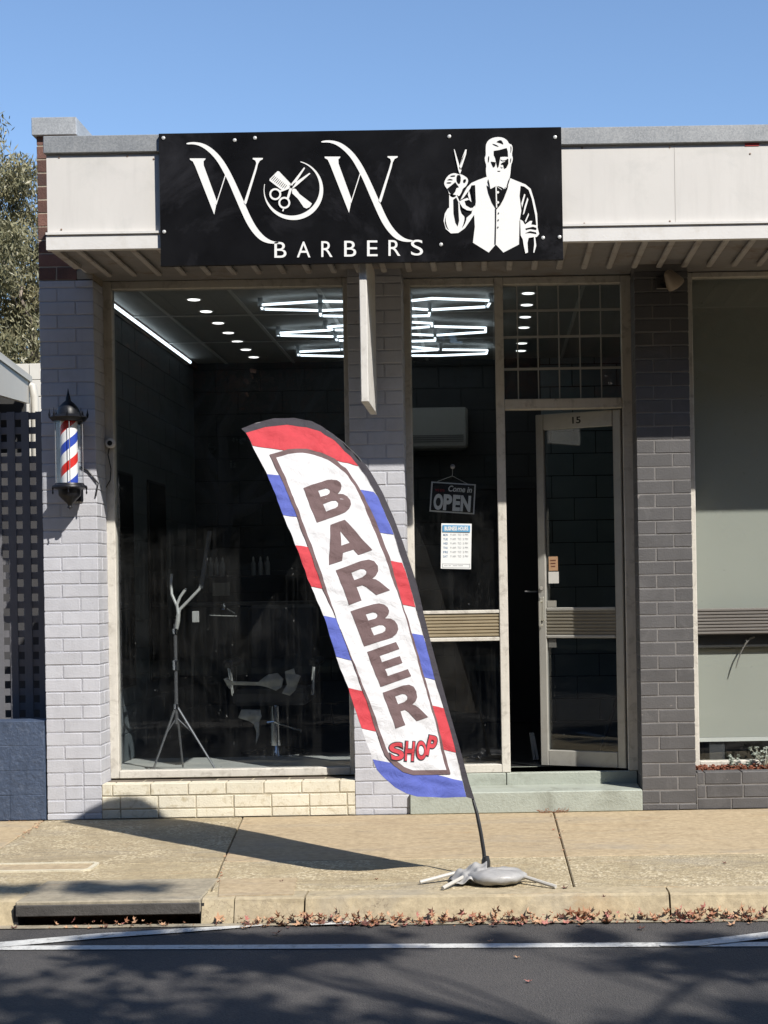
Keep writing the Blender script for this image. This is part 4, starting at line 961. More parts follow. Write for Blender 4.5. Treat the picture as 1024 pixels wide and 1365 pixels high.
for ch, x0, x1 in (('O', 578.5, 591), ('P', 591.5, 603), ('E', 604, 614), ('N', 614.5, 628)):
    sheet2d('letter', rot(text2d(ch, (x0, 659.5, x1, 681), .05), 603, 665, .065), lambda x, y: op(x, y, 6.2), osw, t)
sheet2d('lettering', rot(text2d('Come in', (597, 647.5, 628.5, 655.5), .02, .2), 603, 665, .065), lambda x, y: op(x, y, 6.2), osw, t)
sheet2d('lettering', rot(text2d('we are', (579.5, 653, 592, 656.5), .01), 603, 665, .065), lambda x, y: op(x, y, 6.2), flat('chalk_red', (.35, .03, .04), .6), t)
MB().tube([op(583, 642), op(603, 634.5), op(623, 645)], .0015, 5).build('cord', osw, t)
MB().lathe([(.016, 0), (.012, .006), (.001, .012)], 0, 0, 14, Matrix.Translation(at(603.5, 622, EY+.026)) @ Matrix.Rotation(PI/2, 4, 'X')).build('suction_cup', flat('cup_grey', (.25, .25, .26), .3), t, True)
MB().tube([op(603.5, 624), op(603, 634.5)], .0015, 5).build('cord', osw, t)
# business hours poster
OY = EY+.018
t = thing('hours_poster', 'white poster headed BUSINESS HOURS with blue band on the sidelight glass', 'poster')
quad([(588.5, 697.6), (628.9, 698.2), (627.9, 758.8), (587.7, 757.9)], 'paper', flat('poster_white', (.80, .82, .82), .5), 0, par=t)
quad([(590.3, 700), (626.9, 700.6), (626.7, 709.3), (590.1, 708.7)], 'band', flat('poster_blue', (.10, .33, .58), .5), 5, par=t)
sheet2d('lettering', text2d('BUSINESS HOURS', (592.8, 701.8, 624.3, 707.3), .03), lambda x, y: op(x, y, 6.2), M['signwhite'], t)
pbm = flat('poster_ink_blue', (.15, .25, .40), .6); pgm = flat('poster_ink_grey', (.35, .36, .38), .6)
for i, dn in enumerate(('MON', 'TUE', 'WED', 'THU', 'FRI', 'SAT')):
    y = 711.5+i*5.75
    sheet2d('lettering', text2d(dn, (591, y, 597, y+3), .01), lambda x, yy: op(x, yy, 1), pbm, t)
    sheet2d('lettering', text2d('9 AM  TO  5 PM', (600.5, y, 624, y+2.8), .0), lambda x, yy: op(x, yy, 1), pgm, t)
for a in (((590, 751.3), (626.5, 751.8), (626.5, 752.3), (590, 751.8)), ((590, 756.3), (626.3, 756.8), (626.3, 757.3), (590, 756.8)), ((589.8, 751.3), (590.4, 751.3), (590.4, 757), (589.8, 757)), ((626, 751.5), (626.6, 751.5), (626.5, 757), (625.9, 757))):
    sheet2d('ruled_line', (list(a), [(0,1,2,3)]), lambda x, y: op(x, y, 1), pgm, t)
sheet2d('lettering', text2d('--- --  ---- ----', (592.5, 753.6, 617, 754.4)), lambda x, y: op(x, y, 1), pgm, t)

# ------------------------------------------------------------------ feather flag
flag = thing('feather_flag', 'tall feather flag reading BARBER SHOP, red white and blue border, standing on a water bag', 'flag')
YB, c1, c2, YAW = -2.13, .139, .047, .436
pole_px = [(648,1165),(640,1112),(631.5,1066),(613,998),(592,923),(571,846),(549,756),(527,698),(507,650)]
def pole_solve(px, py):
    rx, rz = ray(px, py); d = D+YB
    for _ in range(25): Zt = H+rz*d; d = D+YB+c1*Zt+c2*Zt*Zt
    return rx*d, d-D, H+rz*d
pp_ = [pole_solve(*p) for p in pole_px][::-1]
zz = np.array([p[2] for p in pp_])[::-1]; xx = np.array([p[0] for p in pp_])[::-1]
FN = Vector((YAW, -1, .25)).normalized()
def FL(px, py, k=0, wr=True):
    rx, rz = ray(px, py); d = D+YB
    for _ in range(26):
        Zt = H+rz*d; Xt = rx*d
        xp = float(np.interp(Zt, zz, xx)) + (0 if Zt < zz[-1] else (Zt-zz[-1])*(-.35))
        s = max(0, xp-Xt); d = .5*d + .5*(D+YB+c1*Zt+c2*Zt*Zt-YAW*s)
    p = Vector((rx*d, d-D, H+rz*d))
    if wr:
        # wrinkles: soft diagonal folds, stronger near the top and the bottom hem, plus small crumples
        a = s*5.2 + Zt*3.1
        fade = min(1, s/.06)
        wv = .0075*math.sin(a*2.3+.6) * (1.0 if Zt > 1.9 or Zt < .7 else .45)
        wv += .0038*math.sin(s*34 - Zt*17 + 1.3*math.sin(Zt*6)) + .0026*math.sin(s*55+Zt*36+2*math.sin(s*9)) + .0018*math.sin(Zt*88 - s*30 + 2*math.sin(Zt*13))
        wv += .0024*math.sin(s*70+Zt*52+2.5*math.sin(Zt*5+s*8))*max(0, math.sin(Zt*3.1+s*6))
        wv += .0016*math.sin(s*120 + 4*math.sin(Zt*21)) * (.5+.5*math.sin(Zt*7+s*4))
        p += FN * (wv*fade)
    return p + FN*(.0026*k)
def cut_map(vf, step, fn):
    vs, fs = vf; bm = bmesh.new(); vv = [bm.verts.new((x, y, 0)) for x, y in vs]
    for f in fs:
        try: bm.faces.new([vv[i] for i in f])
        except ValueError: pass
    for n in (0, 1):
        lo = min(v[n] for v in vs); hi = max(v[n] for v in vs); c = math.ceil(lo/step)*step
        while c < hi:
            bmesh.ops.bisect_plane(bm, geom=bm.verts[:]+bm.edges[:]+bm.faces[:], plane_co=((c, 0, 0) if n == 0 else (0, c, 0)), plane_no=((1, 0, 0) if n == 0 else (0, 1, 0)))
            c += step
    bmesh.ops.remove_doubles(bm, verts=bm.verts[:], dist=.01)
    bm.verts.index_update(); V = [fn(v.co.x, v.co.y) for v in bm.verts]; Fs = [[v.index for v in f.verts] for f in bm.faces]; bm.free(); return V, Fs
def fabric(name, col):
    col = tuple(x*KA for x in col)
    m, t, b = newmat(name); P = pos(t); n1 = noise(t, P, 25, 4, .6)
    b.inputs['Base Color'].default_value = tuple(col)+(1,); b.inputs['Roughness'].default_value = .75; b.inputs['Specular IOR Level'].default_value = .2
    c = ramp(t, n1, [(.3, tuple(x*.94 for x in col)), (.7, tuple(min(1, x*1.04) for x in col))]); t.links.new(c, b.inputs['Base Color'])
    wv = noise(t, P, 16, 5, .6, 1.2); bpn = N(t, 'ShaderNodeBump'); bpn.inputs['Strength'].default_value = .5; bpn.inputs['Distance'].default_value = .018; t.links.new(wv, bpn.inputs['Height']); t.links.new(bpn.outputs[0], b.inputs['Normal'])
    return m
fw, fr_, fb, fk, fs_ = fabric('flag_white', (.575, .57, .58)), fabric('flag_red', (.47, .048, .06)), fabric('flag_blue', (.085, .11, .38)), fabric('flag_brown', (.13, .085, .085)), fabric('flag_sleeve', (.042, .038, .046))
def fl(name, loops, m, k, par, step=3.2):
    V, Fs = cut_map(fill2d(loops), step, lambda x, y: FL(x, y, k)); return mesh_obj(name, V, Fs, m, par, True)
inner = [(328,576.6),(354,569),(383,567),(407.7,570.5),(427,576.6),(446.7,587.6),(463.8,603.5),(478.5,620.6),(490.7,640),(503,662),(512.6,684),(525,713),(534.6,742.6),(544.4,774),(550,794),(559,827),(567.6,859.7),(578,902),(590,939),(601.5,979),(612,1019),(621.5,1062.4)]
outer = [(322,571),(341.7,563),(366,557.8),(390.6,557.6),(415,562.5),(437,573),(459,589),(478.5,608),(495.5,631.5),(510,657),(525,691),(537,723),(551,764.6),(556.5,782),(564.5,817.5),(573.4,853),(585,897),(599,948.7),(613,998),(625,1042.5),(632.5,1066)]
leftb = [(621.5,1062.4),(590,1063),(554.7,1062),(540.6,1057.7),(526.5,1049.5),(512.5,1037.8),(503,1026),(497.3,1012),(482,971),(464.4,917),(448,876),(431.6,822),(415,781.7),(394,726.8),(378,687.7),(356.4,634),(337,595),(328,576.6)]
fab = fl('fabric', [inner + leftb[1:-1]], fw, 0, flag, 3.2)
fl('sleeve', [outer + inner[::-1]], fs_, 1.2, fab)
def S_(pts, m, nm): fl(nm, [pts], m, 1, fab)
S_([(328,576.6),(354,569),(383,567),(407.7,570.5),(427,576.6),(446.7,587.6),(463.8,603.5),(478.5,620.6),(451,614),(420,608),(383,601.5),(337,594)], fr_, 'stripe')
S_([(355.6,632.8),(374,634.6),(397,689.5),(377.6,686.6)], fb, 'stripe'); S_([(394,726.8),(413,729.5),(432,784.6),(415,781.7)], fr_, 'stripe')
S_([(431.2,821),(450,825),(468,880.5),(448.2,875.6)], fb, 'stripe'); S_([(464.4,917),(484,921.4),(505,975.6),(482,970.8)], fr_, 'stripe')
S_([(480,653),(498,655.8),(503,662),(512.6,684),(524.5,713),(502,709)], fb, 'stripe'); S_([(514,747),(536,750.3),(544.4,774),(550,794),(553.8,809.2),(534,805)], fr_, 'stripe')
S_([(545,843.6),(563.6,847),(567.6,859.7),(578,902),(579.6,906.6),(563,902)], fb, 'stripe'); S_([(572,939.5),(591.5,944.2),(601.5,979),(608,1003.2),(588,998)], fr_, 'stripe')
S_([(497.3,1012),(520,1017),(560,1024),(585,1033.6),(616.5,1041),(621.5,1062.4),(590,1063),(554.7,1062),(540.6,1057.7),(526.5,1049.5),(512.5,1037.8),(503,1026)], fb, 'stripe')
bo = [(358.8,606.4),(383,599.8),(407.7,598.8),(427,603),(446.7,612),(461,624.4),(473.6,641.5),(483,659.6),(495.5,684),(507.8,713),(520,747.5),(537,806),(550,848),(559.4,880.8),(573.4,930),(585,974.5),(601,1032),(550,1033.6),(536,1029.6),(524,1021),(512.5,1007),(503,979),(493.7,948.7),(448,824.5),(430.5,784.7),(407.7,720.7),(390.6,676.7),(373.5,637.7)]
bi = [(368,610.3),(383,606.4),(402.8,604.7),(419.9,606.4),(437,613),(451.6,623),(463.8,635),(473.6,649.9),(485.8,676.7),(500,711),(515,750),(533.6,801),(545.3,841),(561.7,899.5),(580.5,967.5),(594.5,1026.5),(550,1027),(538,1022.6),(526.6,1014),(517,1002.6),(507.8,979),(500.8,955.8),(451.6,836),(436,787),(415,725.5),(395.5,676.7),(380.8,640)]
fl('border', [bo, bi], fk, 2, fab); fl('panel', [bi], fw, 2, fab)
GL = {'B': [[(0,0),(.62,0),(.76,.02),(.87,.09),(.92,.19),(.92,.29),(.87,.38),(.76,.45),(.89,.5),(.97,.59),(1,.71),(.97,.84),(.89,.93),(.76,.99),(.6,1),(0,1)], [(.32,.2),(.52,.2),(.59,.23),(.62,.29),(.59,.35),(.52,.38),(.32,.38)], [(.32,.58),(.55,.58),(.64,.61),(.68,.69),(.64,.77),(.55,.8),(.32,.8)]],
 'A': [[(.34,0),(.66,0),(1,1),(.69,1),(.63,.82),(.37,.82),(.31,1),(0,1)], [(.5,.24),(.6,.62),(.4,.62)]],
 'R': [[(0,0),(.6,0),(.78,.03),(.89,.12),(.93,.27),(.9,.41),(.81,.5),(.7,.55),(.77,.6),(.83,.69),(1,1),(.66,1),(.52,.7),(.45,.62),(.31,.61),(.31,1),(0,1)], [(.31,.2),(.52,.2),(.6,.24),(.63,.31),(.6,.38),(.5,.42),(.31,.42)]],
 'E': [[(0,0),(.98,0),(.98,.21),(.33,.21),(.33,.39),(.92,.39),(.92,.59),(.33,.59),(.33,.79),(1,.79),(1,1),(0,1)]]}
for ch, tl, a, b in (('B', (404,651), (50,-17.5), (18.3,45.9)), ('A', (421.5,706), (57,-19.5), (16.6,47.6)), ('R', (447.5,760.5), (55,-20), (17,46.5)), ('B', (466.8,815.2), (50,-15.5), (18.7,46.5)), ('E', (489,869.3), (40,-14), (18.2,46.5)), ('R', (510,923.4), (43,-15), (16.5,48))):
    fl('letter', [[(tl[0]+u*a[0]+v*b[0], tl[1]+u*a[1]+v*b[1]) for u, v in lp_] for lp_ in GL[ch]], fk, 3, fab)
for ch, box, r_ in (('S', (518,989,538,1015), -.12), ('H', (537.5,988,552,1016), .05), ('O', (552.5,987,568,1014.5), .0), ('P', (567,980,581.5,1010), .22)):
    for bold, m, k in ((.07, fs_, 3), (.03, fr_, 4)):
        g = 0 if bold > .05 else 1.3; bx_ = (box[0]+g, box[1]+g, box[2]-g, box[3]-g)
        V, Fs = cut_map(rot(text2d(ch, bx_, bold), (box[0]+box[2])/2, (box[1]+box[3])/2, r_), 5, lambda x, y: FL(x, y, k)); mesh_obj('letter', V, Fs, m, fab, True)
# pole
pc = flat('pole_black', (.02, .02, .022), .35)
pts = []
for a in outer[1:]: 
    p = FL(a[0]-1.5, a[1]+1.5, 0, False) + Vector((0, .009, 0)); pts.append(p)
pts += [FL(636, 1085, 0, False), FL(641, 1110, 0, False), FL(645, 1135, 0, False), FL(648, 1165, 0, False)]
MB().tube(pts[:-4], [.004]*6+[.006]*(len(pts)-10), 8).build('pole', pc, flag, True)
MB().tube(pts[-5:], [.0075, .009, .0095, .010, .011], 10).build('pole', pc, flag, True)
P0 = pts[-1]; gx, gy = P0.x, P0.y-.0
MB().lathe([(.022, .05), (.022, .085), (.016, .11)], gx, gy, 12).build('spigot', pc, flag, True)
# base: four crossed steel legs and a grey water bag
lm = flat('leg_steel', (.50, .48, .44), .55, 0)
for (px, py) in ((560, 1176), (590, 1184), (741, 1182), (716, 1174)):
    e = on_ground(px, py, .012); MB().tube([(gx, gy, .05), ((gx+e.x)/2, (gy+e.y)/2, .04), e], .0095, 8).build('leg', lm, flag, True)
bag = MB(); ga = on_ground(660, 1185, 0); bcx, bcy = gx+.055, gy-.15; ring = []
nu, nv = 30, 12
for j in range(nv+1):
    ph = -PI/2 + PI*j/nv
    for i in range(nu):
        th = 2*PI*i/nu; r = math.cos(ph)**.6; rx_ = .145*(1+.04*math.sin(3*th)); ry_ = .105
        z = .040 + .040*(1-.35*abs(math.cos(th))**6)*math.sin(ph) * (1 + .12*math.sin(2*th+1))
        wq = .004*math.sin(9*th+3*ph) * r
        ring.append((bcx + rx_*r*math.cos(th), bcy + ry_*(1-.5*abs(math.cos(th))**5)*r*math.sin(th), max(.003, z+wq)))
bag.add(ring, [(j*nu+i, j*nu+(i+1) % nu, (j+1)*nu+(i+1) % nu, (j+1)*nu+i) for j in range(nv) for i in range(nu)])
bg_ = mat('bag_grey', (.36, .355, .35), .42, .08, 8, .2, 20, stain=(.2, .19, .18), stain_amt=.3, stain_scale=9); bag.build('water_bag', bg_, flag, True)
lo = MB(); ring = []   # crumpled flap of the bag left of the pole
for j in range(19):
    for i in range(25):
        u, v = i/24, j/18; x = gx-.165 + u*.17; y = gy-.20+v*.24
        z = .008+.082*math.sin(PI*min(1, u*.9+.1)/2)*(.35+.65*math.sin(PI*v)) + .009*math.sin(u*15+v*9+1.5*math.sin(v*7)) + .006*math.sin(v*19-u*12)
        ring.append((x+.02*math.sin(v*7+.5)*(1-u), y, max(.004, z)))
lo.add(ring, [(j*25+i, j*25+i+1, (j+1)*25+i+1, (j+1)*25+i) for j in range(18) for i in range(24)]); o = lo.build('bag_flap', bg_, flag, True); sm = o.modifiers.new('s', 'SOLIDIFY'); sm.thickness = .003
rehome(flag, (gx, gy, 0))

# ------------------------------------------------------------------ left side: blue wall, lattice, carport, white wall
wl = thing('block_wall', 'low rough blue painted block wall left of the lavender pier', 'wall')
core = MB().box(-6, LX0-.012, .012, .19, 0, .60).build('core', mat('blue_joint', (.08, .115, .19), .6, .1, 8, .8, 60), wl)
z = .0
for r in range(4):
    z0, z1 = .002+r*.158, min(.002+r*.158+.1575, .63); x = LX0-.014; k = 0
    while x > -5.9:
        wdt = .39 if (k or r % 2) else .22
        brick(max(x-wdt, -6), x, 0.0, .2, z0, z1, M['blue'], core, .0008, 'block'); x -= wdt+.0008; k += 1
wl.location = (0, -.005, 0)
lat = thing('lattice_screen', 'dark grey timber lattice screen standing behind the blue wall', 'screen')
LY = .42; lx = at(61, 700, LY).x+.03; s_l = 9.92/F; xs = []
pxs = [5+19.2*k for k in range(-14, 4)]
zb, zt = .55, at(30, 549, LY).z
for k in range(-12, 4):
    xc = at(0, 760, LY).x + (-1.0 + 19.0*k)*s_l; MB().bbox(xc-.026, xc+.026, LY-.008, LY, zb, zt, .001).build('slat', M['lattice'], lat)
n = 0; z = zt-.028
while z > zb:
    MB().bbox(at(-230, 700, LY).x, at(60, 700, LY).x+.04, LY+.001, LY+.009, z-.023, z+.023, .001).build('slat', M['lattice'], lat); z -= 19.35*s_l; n += 1
MB().bbox(-5, LX0, LY+.01, LY+.05, .2, .56, .002).build('rail', M['lattice'], lat)
# carport behind
dkw = mat('passage_wall_dark', (.035, .035, .035), .9, .3, 2)  # dark colour standing in for the shade under the carport roof
cp = thing('carport', 'pale flat carport roof with gutter and downpipe behind the lattice', 'carport')
cpm = mat('carport_paint', (.52, .50, .45), .6, .05, 3)
a = at(-140, 480, 3); 
def Pz(px, py, Y): return at(px, py, Y)
R0, R1 = Pz(-60, 445, 3.0), Pz(36, 511, 7.5)
vs = [Pz(-40, 447, 3.0), Pz(40, 505, 7.5), Pz(40, 538, 7.5), Pz(-40, 515, 3.0)]
b = MB(); b.add([tuple(v) for v in vs] + [(v.x-.05, v.y, v.z) for v in vs], [(0,1,2,3), (4,7,6,5), (0,1,5,4), (1,2,6,5), (2,3,7,6), (3,0,4,7)]); b.build('fascia_board', cpm, cp)
vs = [Pz(-40, 438, 3.0), Pz(43, 502, 7.5), Pz(43, 510, 7.5), Pz(-40, 450, 2.95)]
b = MB(); b.add([tuple(v) for v in vs] + [(v.x-.1, v.y, v.z) for v in vs], [(0,1,2,3), (4,7,6,5), (0,1,5,4), (1,2,6,5), (2,3,7,6), (3,0,4,7)]); b.build('gutter', cpm, cp)
rz_ = (R0.z); rf = MB(); rf.box(-12, vs[0].x-.2, 2.9, 7.6, R0.z-.12, R0.z-.06); 
rfs = [Pz(-42, 446, 3.0), Pz(38, 508, 7.5)]
b = MB(); b.add([(rfs[0].x, rfs[0].y, rfs[0].z), (rfs[1].x, rfs[1].y, rfs[1].z), (rfs[1].x-6, rfs[1].y, rfs[1].z+.1), (rfs[0].x-6, rfs[0].y, rfs[0].z+.1)] , [(0,1,2,3)]); o = b.build('roof_sheet', M['zinc'], cp); sm = o.modifiers.new('s', 'SOLIDIFY'); sm.thickness = .04
p = Pz(40, 515, 7.4)
MB().tube([(p.x-.03, p.y, p.z+.02), (p.x+.03, p.y, p.z), (p.x+.05, p.y, p.z-.12), (p.x+.05, p.y, 0)], .045, 10).build('downpipe', cpm, cp, True)
for yy in (3.2, 7.2): MB().box(vs[0].x-.3, vs[0].x-.2, yy, yy+.1, 0, 2.6).build('post', cpm, cp)
hw = thing('rear_wall', 'white painted block wall behind the carport beside the shop side wall', 'wall')
HX0, HX1 = at(12, 500, 8.5).x, at(84, 500, 8.5).x
MB().box(-12, at(33, 500, 7.7).x, 7.68, 7.75, 0, 3.8).build('rear_panel', dkw, cp)  # added dark sheet in place of the shade under the roof
hc = MB().box(HX0, HX1, 8.5, 8.7, 0, at(45, 485, 8.5).z).build('core', mat('white_joint', (.4, .39, .35), .7), hw)
z = 0
while z < at(45, 485, 8.5).z-.05:
    x = HX1-.005 - (.2 if round(z*5) % 2 else 0)
    while x > HX0+.05: brick(max(x-.39, HX0), x, 8.47, 8.6, z+.004, min(z+.196, at(45, 485, 8.5).z), mat('white_block', (.68, .65, .58), .7, .05, 4) if 'white_block' not in bpy.data.materials else bpy.data.materials['white_block'], hc, name='block'); x -= .398
    z += .2
fz_ = thing('side_fence', 'dark boarded fence deep in the side passage behind the lattice', 'fence')
for k in range(24): MB().bbox(-9+k*.26, -9+k*.26+.252, 6.9+.01*(k % 2), 6.93+.01*(k % 2), .0, 2.9+.04*(k % 3), .003).build('board', mat('fence_board', (.05, .05, .055), .8, .2, 4) if k == 0 else bpy.data.materials['fence_board'], fz_)  # dark boards added where only shade lies behind the lattice

# ------------------------------------------------------------------ vegetation
def leafmat(name, cols, rough=.55, trans=.25):
    m, t, b = newmat(name); t.nodes.remove(b); out = t.nodes['Material Output']
    P = pos(t); n1 = noise(t, P, 1.3, 4, .6); n2 = noise(t, P, 30, 2, .5)
    c = mix(t, .5, ramp(t, n1, [(.32, cols[0]), (.5, cols[1]), (.68, cols[2])]), ramp(t, n2, [(.35, cols[0]), (.5, cols[1]), (.65, cols[2])]))
    d = N(t, 'ShaderNodeBsdfDiffuse'); tl = N(t, 'ShaderNodeBsdfTranslucent'); t.links.new(c, d.inputs[0]); t.links.new(c, tl.inputs[0])
    gl = N(t, 'ShaderNodeBsdfGlossy'); gl.inputs['Roughness'].default_value = rough; gl.inputs[0].default_value = (.6, .6, .6, 1)
    m1 = N(t, 'ShaderNodeMixShader'); m1.inputs[0].default_value = trans; t.links.new(d.outputs[0], m1.inputs[1]); t.links.new(tl.outputs[0], m1.inputs[2])
    m2 = N(t, 'ShaderNodeMixShader'); m2.inputs[0].default_value = .06; t.links.new(m1.outputs[0], m2.inputs[1]); t.links.new(gl.outputs[0], m2.inputs[2]); t.links.new(m2.outputs[0], out.inputs[0]); return m
def leaves(name, clumps, m, parent, lw, ll, droop=0., per=60):
    """clumps: (centre, radius); many small leaf faces"""
    allv = []; n = 0
    for (c, r) in clumps:
        k = int(per); d = rng.normal(size=(k, 3)); d /= np.linalg.norm(d, axis=1)[:, None]; rad = r*rng.random(k)[:, None]**.45
        cc = np.array(c)[None] + d*rad*np.array([1, 1, .8])
        ax = rng.normal(size=(k, 3)); ax[:, 2] = ax[:, 2]*.6 - droop*2; ax /= np.linalg.norm(ax, axis=1)[:, None]
        sd_ = np.cross(ax, rng.normal(size=(k, 3))); sd_ /= np.linalg.norm(sd_, axis=1)[:, None]
        L = ll*(.6+.8*rng.random(k))[:, None]; Wd_ = lw*(.6+.8*rng.random(k))[:, None]
        q_ = np.stack([cc-ax*L*.5, cc+sd_*Wd_*.5, cc+ax*L*.5, cc-sd_*Wd_*.5], 1); allv.append(q_.reshape(-1, 3)); n += k
    V = np.concatenate(allv); me = bpy.data.meshes.new(name)
    me.vertices.add(len(V)); me.vertices.foreach_set('co', V.astype(np.float32).ravel()); me.loops.add(len(V)); me.loops.foreach_set('vertex_index', np.arange(len(V), dtype=np.int32))
    me.polygons.add(n); me.polygons.foreach_set('loop_start', np.arange(0, 4*n, 4, dtype=np.int32)); me.update(calc_edges=True); me.materials.append(m)
    o = bpy.data.objects.new(name, me); C.objects.link(o); o.parent = parent; return o
def branch_set(base, top, spread, nb, r0, seed):
    rd = random.Random(seed); mbx = MB(); tips = []
    trunkp = [Vector(base).lerp(Vector(top), i/6) + Vector((rd.uniform(-.12, .12), rd.uniform(-.12, .12), 0))*(i > 0) for i in range(7)]
    mbx.tube(trunkp, [r0*(1-.11*i) for i in range(7)], 10)
    def grow(p, dirn, ln, r, lv):
        pts = [p]; d = dirn.copy()
        for k in range(4):
            d = (d + Vector((rd.uniform(-.28, .28), rd.uniform(-.28, .28), rd.uniform(-.12, .28)))).normalized(); pts.append(pts[-1]+d*ln/4)
        mbx.tube(pts, [r*(1-.17*k) for k in range(5)], 5 if lv else 7)
        if lv >= 2: tips.append(pts[-1]); tips.append(pts[-2]); return
        for k in range(4 if lv == 0 else 3):
            q_ = pts[rd.choice((2, 3, 4))]; nd = (d + Vector((rd.uniform(-1, 1), rd.uniform(-1, 1), rd.uniform(-.3, .7)))*.95).normalized(); grow(q_, nd, ln*.6, r*.5, lv+1)
    for k in range(nb):
        a = 2*PI*k/nb + rd.uniform(-.4, .4); q_ = trunkp[rd.choice((3, 4, 5, 6))]
        grow(q_, Vector((math.cos(a)*1.0, math.sin(a)*1.0, rd.uniform(.3, 1.0))).normalized(), spread, r0*.45, 0)
    return mbx, tips
# gum tree at left, beyond the carport
gum = thing('gum_tree', 'tall grey-green gum tree rising behind the carport at left', 'tree')
mbx, tips = branch_set((-9.0, 13.2, 0), (-8.8, 13, 5.2), 2.6, 7, .24, 3); mbx.build('trunk', mat('gum_bark', (.34, .29, .25), .8, .2, 4), gum, True)
gl_ = leafmat('gum_leaves', ((.10, .105, .055), (.21, .20, .11), (.34, .30, .18)), .5, .25)
cl = [((p.x, p.y, p.z), random.uniform(.3, .6)) for p in tips]
for i in range(520):
    a = random.uniform(0, 6.28); r = random.uniform(.2, 1)**.6*2.45; zc = random.uniform(3.0, 9.4); rr = r*(1.0 if zc < 7.4 else max(.3, 1-(zc-7.4)*.38))
    cl.append(((-8.9+rr*math.cos(a), 13.1+rr*math.sin(a), zc), random.uniform(.25, .55)))
leaves('crown', cl, gl_, gum, .026, .105, .6, 300)
gum['category'] = 'tree'; rehome(gum, (-9, 13.2, 0))
sh = thing('shrub', 'yellow-green bush at the foot of the gum tree above the carport roof', 'shrub')
leaves('foliage', [((-7.4+random.uniform(-1.2, .5), 11.2+random.uniform(-.5, .5), 3.5+random.uniform(-1.5, .75)), .4) for i in range(40)], leafmat('shrub_leaves', ((.09, .10, .03), (.15, .17, .05), (.22, .23, .08)), .5, .25), sh, .03, .09, .2, 150)
MB().tube([(-7.5, 11.2, 0), (-7.5, 11.2, 3.2)], .06, 8).build('stem', M['trunk'], sh)

# street tree on the camera's side of the road: its branches shade the asphalt
def street_tree(x, y, h, sp_, seed, lab, leaf, per=26, dense=1.0):
    t = thing('street_tree', lab, 'tree', group='street trees behind the viewer'); mbx, tips = branch_set((x, y, RZ), (x+.2, y+.1, h*.5), sp_, 7, .2, seed); mbx.build('trunk', M['trunk'], t, True)
    leaves('crown', [((p.x, p.y, p.z), random.uniform(.25, .6)) for p in tips if random.random() < dense], leaf, t, .09, .11, 0, per); return t
aut = leafmat('autumn_leaves', ((.12, .03, .015), (.20, .06, .025), (.28, .11, .04)), .5, .2)
from mathutils import noise as mnoise
t = thing('street_tree', 'broad autumn street tree standing behind the viewer at right, its crown over the road', 'tree', group='street trees behind the viewer')
bx0 = Vector((6.2, -11.4, RZ)); tm = MB(); rd = random.Random(5)
tr_ = [bx0, bx0+Vector((-.1, .1, 1.2)), bx0+Vector((-.25, .2, 2.6)), bx0+Vector((-.5, .3, 4.2)), bx0+Vector((-.9, .5, 6.0)), bx0+Vector((-1.2, .6, 8.0))]
tm.tube(tr_, [.26, .22, .19, .15, .10, .05], 12)
cl = []; limbs = []
for k in range(13):
    h = rd.uniform(4.6, 8.6); gx_ = -3.4+k*.55; gy_ = rd.uniform(-5.2, -3.7); e = Vector((gx_+.648*h, gy_-.7645*h, h)); s0 = tr_[rd.choice((2, 3, 4))]
    md = s0.lerp(e, .5)+Vector((rd.uniform(-.3, .3), rd.uniform(-.3, .3), .5)); tm.tube([s0, s0.lerp(md, .5)+Vector((0, 0, .15)), md, md.lerp(e, .55)+Vector((rd.uniform(-.1, .1), 0, .05)), e], [.085, .07, .05, .03, .012], 7); limbs += [md, md.lerp(e, .5), e]
n_ = 0
while n_ < 430:
    gx_ = rd.uniform(-3.9, 3.2); gy_ = -3.02-rd.random()**1.5*4.2; h = rd.uniform(4.8, 8.8)
    v = mnoise.noise(Vector((gx_*.62+3.1, gy_*1.7+1.2, .4))) + .35*mnoise.noise(Vector((gx_*1.7, gy_*4, 3.4)))
    if v < .09 + max(0, (gy_+3.45))*.5 - max(0, -gy_-3.85)*.4: continue
    e = Vector((gx_+.648*h, gy_-.7645*h, h)); q_ = min(limbs, key=lambda L_: (L_-e).length)
    tm.tube([q_, q_.lerp(e, .5)+Vector((rd.uniform(-.08, .08), rd.uniform(-.08, .08), .06)), e], [.016, .011, .004], 4); cl.append((tuple(e), rd.uniform(.2, .38))); n_ += 1
for gx_, gy_ in ((-2.35, -2.22), (-2.0, -2.2), (-1.7, -2.24), (-.6, -3.0), (.1, -3.02), (.5, -2.98), (1.0, -3.05), (-1.2, -2.96), (-1.7, -2.98)):
    h = 8.2; e = Vector((gx_+.648*h, gy_-.7645*h, h)); q_ = min(limbs, key=lambda L_: (L_-e).length)
    tm.tube([q_, q_.lerp(e, .5)+Vector((0, 0, .1)), e], [.016, .011, .004], 4); cl.append((tuple(e), .13))
tm.build('trunk', M['trunk'], t, True); leaves('crown', cl, aut, t, .10, .13, 0, 46)
street_tree(-4.5, -14.5, 8, 2.8, 12, 'part-bare autumn street tree standing behind the viewer at left', aut, 26, .7)

